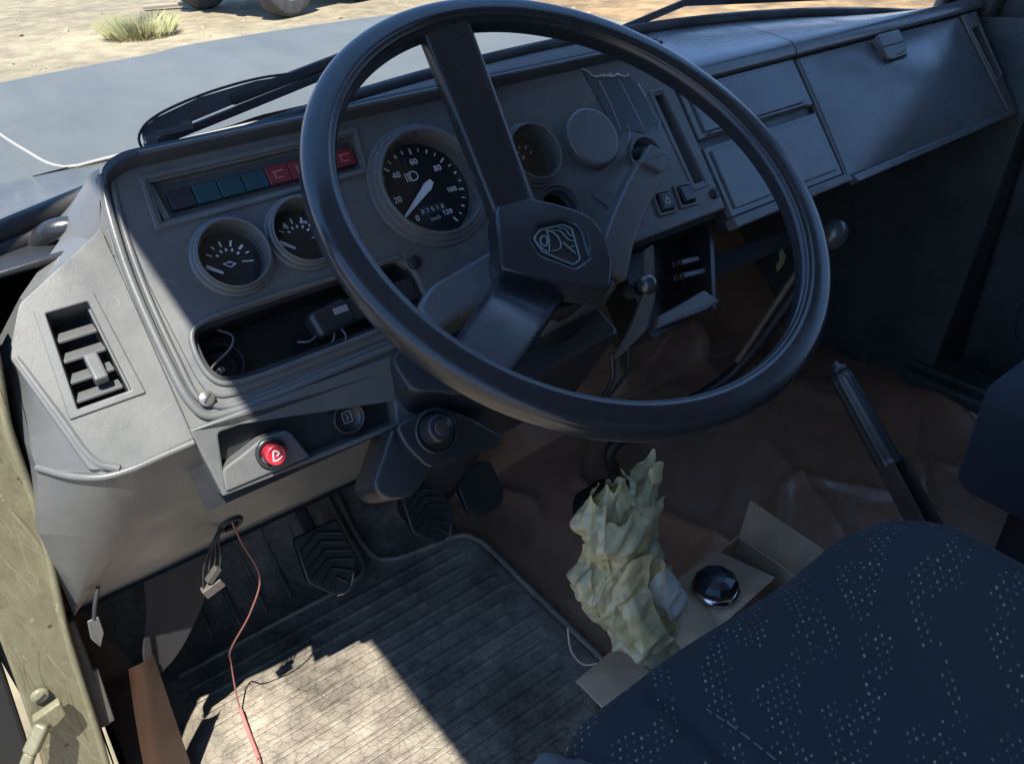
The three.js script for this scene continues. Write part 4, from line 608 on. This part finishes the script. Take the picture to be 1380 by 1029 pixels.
// ------------------------------------------------------------------ cardboard box, plastic bag and small things beside the seat
{
  const t = thing('cardboard_box', 'open brown cardboard box between the seat and the gear lever', 'cardboard box');
  const C = M.card, sheet = (pts, th = 0.003) => { const A = V(...pts[0]), X = V(...pts[1]).sub(A).normalize(), Nn = X.clone().cross(V(...pts[2]).sub(A)).normalize(), Y = Nn.clone().cross(X), s = pts.map((p) => { const d = V(...p).sub(A); return [d.dot(X), d.dot(Y)]; }); const g = ext(rpoly(s, 0.001), th, 0.0007, [], th / 2); g.applyMatrix4(new THREE.Matrix4().makeBasis(X, Y, Nn).setPosition(A)); return g; };
  part('wall', sheet([[0.02, 0.005, 0.05], [0.30, 0.005, 0.03], [0.30, 0.105, 0.03], [0.02, 0.105, 0.05]]), C, t);
  part('wall', sheet([[0.02, 0.005, 0.05], [0.02, 0.005, 0.25], [0.02, 0.105, 0.25], [0.02, 0.105, 0.05]]), C, t);
  part('wall', sheet([[0.30, 0.005, 0.03], [0.30, 0.005, 0.23], [0.30, 0.105, 0.23], [0.30, 0.105, 0.03]]), C, t);
  part('flap', sheet([[-0.065, 0.108, 0.072], [0.016, 0.106, 0.064], [0.016, 0.106, 0.20], [-0.065, 0.112, 0.128]]), C, t);
  part('flap', sheet([[0.306, 0.03, 0.02], [0.33, 0.022, 0.135], [0.395, 0.085, 0.12], [0.325, 0.165, 0.004]]), C, t);
  const top = rpoly([[0.078, -0.036], [0.246, -0.034], [0.27, -0.122], [0.08, -0.135]], [0.012, 0.002, 0.004, 0.03]);
  part('flap', ext(top, 0.003, 0.0007, [circleHole(0.182, -0.086, 0.032)], 0).rotateX(-Math.PI / 2).translate(0, 0.112, 0), C, t);
  part('flap', grid(14, 10, (u, v) => { const x = lerp(0.076, 0.150, u), z = lerp(0.062, 0.165, v); return [x, 0.118 + 0.014 * Math.sin(u * Math.PI) - 0.03 * v * v, z]; }), C, t);
  const k = thing('lever_knob', 'dark glossy round knob with chrome collar poking out of the cardboard box', 'knob', [0.182, 0.116, 0.086]); k.scale.set(1.08, 0.68, 1.08);
  part('dome', latheFlat([[0.021, 0.008], [0.0285, 0.016], [0.0285, 0.026], [0.023, 0.036], [0.012, 0.041], [0.0001, 0.042]], 9).rotateX(-Math.PI / 2), phys(lin(0.012, 0.014, 0.018), 0.3, { clearcoat: 0.5, clearcoatRoughness: 0.2 }), k);
  part('collar', latheZ([[0.026, -0.02], [0.030, -0.004], [0.032, 0.004], [0.030, 0.012], [0.027, 0.014]], 40).rotateX(-Math.PI / 2), M.chrome, k);

  const bag = thing('plastic_bag', 'crumpled yellowish plastic bag standing against the cardboard box', 'bag', [0.045, 0.02, 0.03]);
  const film = phys(lin(0.97, 0.89, 0.58), 0.26, { transmission: 0.42, thickness: 0, map: tex(256, 0.2, (u, v) => { const k = 0.86 + 0.25 * (fbm(u, v, 5, 4, 201) - 0.5); return [k, k, k * 0.97]; }, true) });
  const white = phys(lin(0.88, 0.9, 0.86), 0.28, { transmission: 0.4, thickness: 0 });
  // crumpled film: straight folds along many directions, laid over a tube round a spine
  const fr = rng(515), folds = [0.085, 0.07, 0.055, 0.045, 0.036, 0.03, 0.024, 0.019, 0.015].map((wl) => { const z = fr() * 2 - 1, a = fr() * 6.283, q = Math.sqrt(1 - z * z); return { n: V(q * Math.cos(a), z * 0.8, q * Math.sin(a)).normalize(), wl, ph: fr(), am: wl * 0.14 }; });
  const tri = (t) => Math.abs(t - Math.floor(t) - 0.5) * 4 - 1;
  const crease = (x, y, z, sd) => { let r = 0; const w = 0.012; const X = x + w * noise3(x * 22, y * 22, z * 22 + sd, 41), Y = y + w * noise3(x * 22 + 7, y * 22, z * 22 + sd, 43), Z = z + w * noise3(x * 22, y * 22 + 5, z * 22 + sd, 47); for (const f of folds) r += f.am * tri((X * f.n.x + Y * f.n.y + Z * f.n.z) / f.wl + f.ph + sd * 0.37); return r * 0.5; };
  const crump = (seed, spine, rad, a0, a1, n = 150, m = 170) => {
    const cv = new THREE.CatmullRomCurve3(spine.map((p) => V(...p))), rr = (q) => { const f = q * (rad.length - 1), i = Math.min(rad.length - 2, Math.floor(f)); return lerp(rad[i], rad[i + 1], sm(f - i)); };
    return grid(n, m, (u, v) => {
      const a = lerp(a0, a1, u), c = cv.getPoint(v), dx = Math.cos(a), dz = Math.sin(a), R0 = rr(v), edge = a1 - a0 > 6.2 ? 0 : 0.25 * (Math.abs(u * 2 - 1) ** 4);
      const big = 1 + 0.16 * noise3(dx * 1.1 + seed, v * 3, dz * 1.1, 3) + edge, r = R0 * big + crease(c.x + dx * R0, c.y, c.z + dz * R0, seed) * Math.min(1, R0 / 0.03);
      return [c.x + dx * r, c.y + 0.4 * crease(c.z, c.x + dx * R0, c.y, seed + 3) + (v > 0.9 ? 0.014 * noise3(dx * 2, seed, dz * 2, 3) * (v - 0.9) * 10 : 0), c.z + dz * r * 0.72];
    });
  };
  const spine = [[0.066, 0.0, 0.085], [0.035, 0.06, 0.06], [0.012, 0.13, 0.02], [0.006, 0.20, 0.0], [0.004, 0.27, -0.012], [0.0, 0.318, -0.016]];
  part('body', crump(2, spine, [0.022, 0.042, 0.046, 0.042, 0.034, 0.016], 0, Math.PI * 2, 200, 220), film, bag);
  const at = (q) => new THREE.CatmullRomCurve3(spine.map((p) => V(...p))).getPoint(q).toArray();
  const br = rng(99);
  for (const [q0, q1, rad, a0, span] of [[0.06, 0.42, 0.050, 2.2, 2.0], [0.10, 0.48, 0.052, 0.4, 2.1], [0.30, 0.66, 0.056, 1.5, 2.4], [0.34, 0.72, 0.052, 3.1, 1.9], [0.52, 0.90, 0.050, 0.8, 2.0], [0.50, 0.97, 0.046, 2.4, 2.1], [0.66, 1.0, 0.038, -0.6, 2.2], [0.3, 0.62, 0.05, -0.8, 2.0]]) {
    const pts = [0, 0.33, 0.66, 1].map((t) => { const p = at(lerp(q0, q1, t)); return [p[0] + (br() - 0.5) * 0.012, p[1], p[2] + (br() - 0.5) * 0.01]; });
    part('sheet', crump(6 + br() * 20, pts, [rad * (0.75 + 0.5 * br()), rad, rad * (0.85 + 0.35 * br()), rad * (0.6 + 0.7 * br())], a0, a0 + span, 110, 110), film, bag);
  }
  part('sheet', crump(11, [[0.022, 0.18, -0.002], [0.030, 0.24, -0.008], [0.042, 0.285, -0.012], [0.052, 0.312, -0.016]], [0.016, 0.028, 0.034, 0.028], -1.2, 2.4), film, bag);
  part('white_fold', crump(14, [[0.036, 0.19, 0.025], [0.050, 0.155, 0.035], [0.060, 0.115, 0.045], [0.056, 0.09, 0.05]], [0.010, 0.024, 0.026, 0.012], 0, Math.PI * 2, 110, 90), white, bag);
  part('sheet', crump(5, [[0.045, 0.06, 0.11], [0.07, 0.045, 0.14], [0.11, 0.06, 0.135], [0.128, 0.085, 0.115]], [0.02, 0.032, 0.022, 0.008], 0, Math.PI * 2, 110, 90), film, bag);

  const s1 = thing('wire_loop', 'thin pale pink wire loop on the floor left of the plastic bag', 'wire');
  part('strand', tube([[0.0, 0.075, -0.02], [-0.006, 0.045, -0.005], [0.0, 0.03, 0.014], [0.02, 0.035, 0.03], [0.05, 0.055, 0.045], [0.075, 0.07, 0.05]], 0.0016, 50, 6), std(lin(0.5, 0.33, 0.28), 0.5), s1);
  const paper = std(lin(0.55, 0.48, 0.2), 0.8);
  const scrap = (label, pts, seed) => { const o = part('paper_scrap', ext(rpoly(pts, 0.002), 0.0015, 0.0004), paper, scene); o.rotation.set(-0.5, 0.2, 0); tag(o, label, 'scrap'); return o; };
  scrap('yellow scrap tucked beside the bracket seen below the glove box lip', [[-0.024, -0.012], [0.006, -0.004], [0.022, 0.006], [0.018, 0.026], [0.004, 0.022], [-0.004, 0.006], [-0.02, 0.002]], 1).position.set(0.765, 0.308, -0.28);
  scrap('small yellow scrap half hidden by the wheel rim, above the larger scrap', [[-0.008, -0.012], [0.012, -0.008], [0.010, 0.014], [-0.006, 0.008]], 2).position.set(0.825, 0.338, -0.28);
}
// wires, flap and felt below the left end of the dashboard
{
  const t = thing('red_wire', 'thin red wire hanging from the dashboard down onto the sunlit mat', 'wire');
  part('strand', tube([[-0.366, 0.40, -0.152], [-0.361, 0.36, -0.16], [-0.353, 0.30, -0.158], [-0.372, 0.25, -0.165], [-0.402, 0.17, -0.20], [-0.402, 0.10, -0.24], [-0.408, 0.05, -0.238], [-0.412, 0.024, -0.225], [-0.416, 0.021, -0.19], [-0.42, 0.021, -0.14], [-0.436, 0.021, -0.09], [-0.45, 0.021, -0.03]], 0.0012, 140, 6), std(lin(0.20, 0.075, 0.065), 0.5), t);
  part('sleeve', tube([[-0.4115, 0.027, -0.226], [-0.4155, 0.0215, -0.19], [-0.42, 0.0215, -0.145]], 0.0024, 30, 8), std(lin(0.42, 0.13, 0.12), 0.5), t);
  const f = thing('rubber_flap', 'dark curved rubber flap hanging below the left end of the dashboard', 'flap', [0, 0, -0.2]);
  part('sheet', ext(rpoly([[-0.39, 0.40], [-0.393, 0.315], [-0.410, 0.265], [-0.457, 0.204], [-0.492, 0.185], [-0.497, 0.22], [-0.47, 0.30], [-0.452, 0.40]], [0, 0.02, 0.04, 0.03, 0.006, 0.02, 0.03, 0]), 0.005, 0.0015, [], 0), std(lin(0.016, 0.016, 0.018), 0.85), f);
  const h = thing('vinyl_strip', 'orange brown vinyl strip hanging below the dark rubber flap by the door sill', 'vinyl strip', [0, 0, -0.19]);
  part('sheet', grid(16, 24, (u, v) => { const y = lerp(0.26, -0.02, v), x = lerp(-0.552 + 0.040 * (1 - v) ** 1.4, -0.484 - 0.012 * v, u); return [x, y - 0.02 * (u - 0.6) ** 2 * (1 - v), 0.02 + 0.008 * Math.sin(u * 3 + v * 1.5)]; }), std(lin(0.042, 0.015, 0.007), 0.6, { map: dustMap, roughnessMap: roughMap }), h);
  const cn = thing('wire_connector', 'grey plug on a bundle of black wires hanging below the round hole in the dash', 'connector', [-0.402, 0.345, -0.145]); cn.scale.setScalar(0.68);
  part('plug', rbox(0.034, 0.019, 0.014, 0.002).rotateZ(0.28).translate(-0.006, -0.020, 0), std(lin(0.075, 0.066, 0.06), 0.6), cn);
  part('plug', rbox(0.028, 0.012, 0.012, 0.002).rotateZ(0.75).translate(0.0, 0.006, 0.002), std(lin(0.05, 0.047, 0.044), 0.6), cn);
  part('wire', [0, 1, 2, 3].map((i) => tube([[-0.02 + i * 0.009, -0.012 + i * 0.003, 0], [-0.008 + i * 0.009, 0.025, -0.004], [0.012 + i * 0.005, 0.058 + 0.004 * i, -0.004], [0.03 + i * 0.003, 0.075, -0.01]], 0.0018, 24, 6)), M.rubber, cn);
  const l = thing('white_tag', 'pale tag on a black wire beside the lower left corner of the dashboard', 'tag', [-0.524, 0.355, -0.14]); l.scale.setScalar(0.75);
  part('tag', ext(rpoly([[-0.004, 0.018], [0.010, 0.018], [0.008, -0.012], [-0.003, -0.034], [-0.009, -0.012]], 0.002), 0.003, 0.0008), std(lin(0.09, 0.09, 0.088), 0.6), l);
  part('wire', tube([[0.004, 0.016, -0.002], [0.012, 0.035, -0.006], [0.024, 0.055, -0.014]], 0.003, 16, 8), M.rubber, l);
  const g = thing('felt_strip', 'grey felt strip along the inner side of the olive door pillar', 'seal');
  part('strip', bar([-0.545, 0.36, -0.172], [-0.555, 0.195, -0.172], 0.016, 0.02, 0.004), std(lin(0.10, 0.10, 0.095), 0.9, { map: dustMap }), g);
  part('tip', bar([-0.541, 0.28, -0.168], [-0.548, 0.20, -0.164], 0.008, 0.008, 0.002), std(lin(0.13, 0.13, 0.11), 0.8, { map: dustMap }), g);
}
// olive door pillar with check strap, and the open door beyond it
{
  const oliveMap = canvasTex(1024, 1024, (c, w) => {
    const r = rng(404); c.fillStyle = '#b9b6a4'; c.fillRect(0, 0, w, w);
    for (let i = 0; i < 9000; i++) { const k = r(); c.fillStyle = k < 0.5 ? 'rgba(130,126,106,0.07)' : 'rgba(215,212,195,0.07)'; const q = 2 + r() * 10; c.beginPath(); c.ellipse(r() * w, r() * w, q, q * (1 + 3 * r()), (r() - 0.5) * 0.6, 0, 7); c.fill(); }
    for (let i = 0; i < 420; i++) { const x = r() * w, y = r() * w, l = 20 + r() * 190, dx = (r() - 0.4) * l * 0.5; c.strokeStyle = r() < 0.7 ? `rgba(238,235,215,${0.12 + 0.4 * r()})` : `rgba(80,76,60,${0.2 + 0.3 * r()})`; c.lineWidth = 1 + r() * 3.2; c.beginPath(); c.moveTo(x, y); c.quadraticCurveTo(x + dx + (r() - 0.5) * 30, y + l / 2, x + dx, y + l); c.stroke(); }
    for (let i = 0; i < 110; i++) { c.fillStyle = r() < 0.8 ? 'rgba(240,236,220,0.7)' : 'rgba(70,60,44,0.6)'; const q = 1 + r() * 5; c.beginPath(); c.ellipse(r() * w, r() * w, q, q * (0.6 + r()), r() * 3, 0, 7); c.fill(); }
  }); oliveMap.wrapS = oliveMap.wrapT = THREE.RepeatWrapping; oliveMap.repeat.set(1 / 0.42, 1 / 0.42);
  const olive = std(lin(0.315, 0.312, 0.25), 0.5, { map: oliveMap, roughnessMap: roughMap, bumpMap: grainBump, bumpScale: 0.0002 });
  M.olive = olive;
  const t = thing('door_pillar', 'worn olive painted door pillar at the left edge in full sun', 'pillar');
  const PZ = -0.15, inn = [[-0.499, 0.70], [-0.501, 0.671], [-0.507, 0.640], [-0.515, 0.60], [-0.523, 0.497], [-0.544, 0.359], [-0.564, 0.17], [-0.58, 0.05]], out = [[-0.645, 0.05], [-0.618, 0.212], [-0.606, 0.313], [-0.597, 0.40], [-0.59, 0.52], [-0.575, 0.70]];
  part('jamb', ext(rpoly([...inn, ...out], 0.003), 0.05, 0.003, [], PZ, 3), olive, t);
  part('edge_bead', tube(inn.map(([x, y]) => [x - 0.004, y, PZ]), 0.004, 60, 8), olive, t);
  const b = part('bolt', latheZ([[0.0085, 0], [0.0085, 0.003], [0.0068, 0.0048], [0.0001, 0.0056]], 24), olive, t); b.position.set(-0.592, 0.300, PZ + 0.001); part('slot', box(0.011, 0.0016, 0.0012, 0, 0, 0.0056).rotateZ(0.5), M.black, b);
  const s = thing('door_check_strap', 'pale painted door check strap bolted to the olive pillar', 'strap', [-0.590, 0.277, PZ + 0.012]);
  part('plate', ext(rpoly([[0.012, 0.016], [-0.016, 0.010], [-0.018, -0.006], [0.0, -0.012], [0.012, -0.004]], 0.003), 0.010, 0.002, [], 0.006), olive, s);
  part('arm', [bar([-0.008, 0.0, 0.004], [-0.030, -0.022, 0.012], 0.014, 0.016, 0.004), bar([-0.028, -0.02, 0.011], [-0.042, -0.040, 0.012], 0.012, 0.013, 0.004)], olive, s);
  part('link', bar([-0.040, -0.037, 0.012], [-0.085, -0.05, 0.0], 0.012, 0.012, 0.003), M.rubber, s);
  const d = thing('driver_door', 'dark open driver door just visible past the lower left of the pillar', 'door');
  part('panel', rbox(0.9, 0.98, 0.04, 0.01, -1.15, 0.16, -0.26), M.olive, d);
  part('rubber_seal', ext(rpoly([[-0.58, 0.64], [-0.597, 0.52], [-0.604, 0.40], [-0.613, 0.313], [-0.626, 0.212], [-0.65, 0.05], [-0.80, 0.05], [-0.72, 0.66]], 0.01), 0.03, 0.004, [], PZ - 0.02), M.black, d);
}

// ------------------------------------------------------------------ wipers outside the glass
{
  const wiper = (label, Lp, dirt) => { const t = thing('wiper', label, 'wiper'); return t; };
  const t = thing('windscreen_wiper', 'black wiper with arched frame resting on the left of the windscreen', 'wiper');
  const A = [-0.300, 0.752, -0.36], B = [-0.062, 0.7825, -0.40], at = (s, up) => [lerp(A[0], B[0], s), lerp(A[1], B[1], s) + up + 0.006 * Math.sin(s * Math.PI), lerp(A[2], B[2], s)];
  part('blade', bar(at(0.0, -0.006), at(1.05, -0.006), 0.009, 0.009, 0.002), M.rubber, t);
  part('frame', [tube([at(-0.01, -0.01), at(-0.02, 0.004), at(0.01, 0.013), at(0.08, 0.018), at(0.3, 0.018), at(0.6, 0.012), at(0.9, 0.002), at(1.1, 0.0)], 0.0015, 60, 8)], M.rubber, t);
  part('spoiler', faces([at(0.0, 0.0), at(0.0, 0.012), at(0.08, 0.0165), at(0.3, 0.0165), at(0.6, 0.010), at(0.9, 0.0)].map((p) => p), [[0, 1, 2, 3, 4, 5]]), std(lin(0.12, 0.12, 0.125), 0.4, { map: dustMap }), t);
  part('clip', [box(0.012, 0.012, 0.012).translate(...at(0.03, -0.002)), box(0.03, 0.006, 0.01).translate(...at(0.12, -0.001)), box(0.014, 0.009, 0.012).translate(...at(0.2, -0.003))], M.steel, t);
  part('arm', [bar(at(0.45, 0.0), [0.02, 0.795, -0.42], 0.010, 0.012, 0.003), bar([0.0, 0.793, -0.42], [0.17, 0.79, -0.43], 0.010, 0.012, 0.003)], M.rubber, t);
  const u = thing('windscreen_wiper', 'long thin wiper lying on the right of the windscreen behind the rim', 'wiper');
  part('arm', [bar([0.40, 0.765, -0.375], [0.53, 0.789, -0.365], 0.008, 0.010, 0.002), bar([0.53, 0.789, -0.365], [0.60, 0.795, -0.36], 0.008, 0.008, 0.002)], M.rubber, u);
  part('blade', bar([0.52, 0.791, -0.362], [0.98, 0.760, -0.27], 0.007, 0.012, 0.002), M.rubber, u);
}

// ------------------------------------------------------------------ the yard: parked truck, weeds, plank
{
  const t = thing('parked_truck', 'parked truck at the top of the view, only its tyres showing', 'truck', [5.25, -1.2, -13.1]); t.rotation.y = 0.32;
  const tyre = new THREE.LatheGeometry([[0.28, -0.16], [0.46, -0.17], [0.52, -0.13], [0.535, 0], [0.52, 0.13], [0.46, 0.17], [0.28, 0.16]].map((p) => new THREE.Vector2(...p)), 48).rotateX(Math.PI / 2);
  const rim = new THREE.LatheGeometry([[0.0001, 0.06], [0.1, 0.08], [0.12, 0.02], [0.24, 0.05], [0.29, 0.15]].map((p) => new THREE.Vector2(...p)), 40).rotateX(Math.PI / 2);
  for (const [x, z] of [[0, 0], [1.7, 0], [4.6, 0], [0, -2.1], [1.7, -2.1], [4.6, -2.1]]) { const w = part('wheel', tyre.clone(), std(lin(0.09, 0.088, 0.085), 0.85, { map: dustMap }), t); w.position.set(x, 0.53, z); part('rim', rim.clone(), std(lin(0.12, 0.13, 0.12), 0.6), w); }
  part('chassis', [rbox(6, 0.25, 0.2, 0.02, 2.4, 0.95, -0.6), rbox(6, 0.25, 0.2, 0.02, 2.4, 0.95, -1.5), rbox(6, 0.1, 2.4, 0.02, 2.4, 1.15, -1.05)], M.darkSteel, t);
  part('cargo_bed', [rbox(4.4, 1.0, 2.4, 0.03, 1.6, 1.75, -1.05)], M.olive, t); part('cab', rbox(2.0, 1.8, 2.3, 0.12, 4.6, 2.1, -1.05), M.olive, t);
  const w = thing('weed_clump', 'dry yellow green weed clump on the sand beyond the hood', 'plant', [2.95, -1.2, -13.25]);
  const r = rng(21), blades = [];
  for (let i = 0; i < 1300; i++) { const a = r() * 6.28, q = Math.sqrt(r()) * 0.42, x = Math.cos(a) * q * 1.15, z = Math.sin(a) * q, l = 0.10 + 0.30 * r() * (1 - q), lean = 0.7 * r() + 0.25, s = 0.0028; const dx = Math.cos(a) * lean * l + (r() - 0.5) * 0.1, dz = Math.sin(a) * lean * l + (r() - 0.5) * 0.1; const pr = a + 1.57; const p = [x - s * Math.cos(pr), 0, z - s * Math.sin(pr), x + s * Math.cos(pr), 0, z + s * Math.sin(pr), x + dx * 0.5, l * 0.65, z + dz * 0.45, x + dx, l, z + dz]; const g = new THREE.BufferGeometry(); g.setAttribute('position', new THREE.Float32BufferAttribute([0, 1, 2, 0, 2, 3, 1, 3, 2].flatMap((k) => p.slice(k * 3, k * 3 + 3)), 3)); g.computeVertexNormals(); blades.push(g); }
  part('leaves', blades, std(lin(0.40, 0.39, 0.20), 0.8), w).userData.kind = 'stuff';
  const p = part('plank', [rbox(1.0, 0.05, 0.14, 0.01), rbox(0.2, 0.05, 0.05, 0.01).rotateY(0.9).translate(0.42, 0.01, 0.12)], std(lin(0.24, 0.2, 0.15), 0.8), scene); p.position.set(4.15, -1.13, -15.5); p.rotation.set(0.02, -0.5, 0.03); tag(p, 'weathered wooden plank lying on the sand left of the parked truck', 'plank');
}
renderer.render(scene, camera);
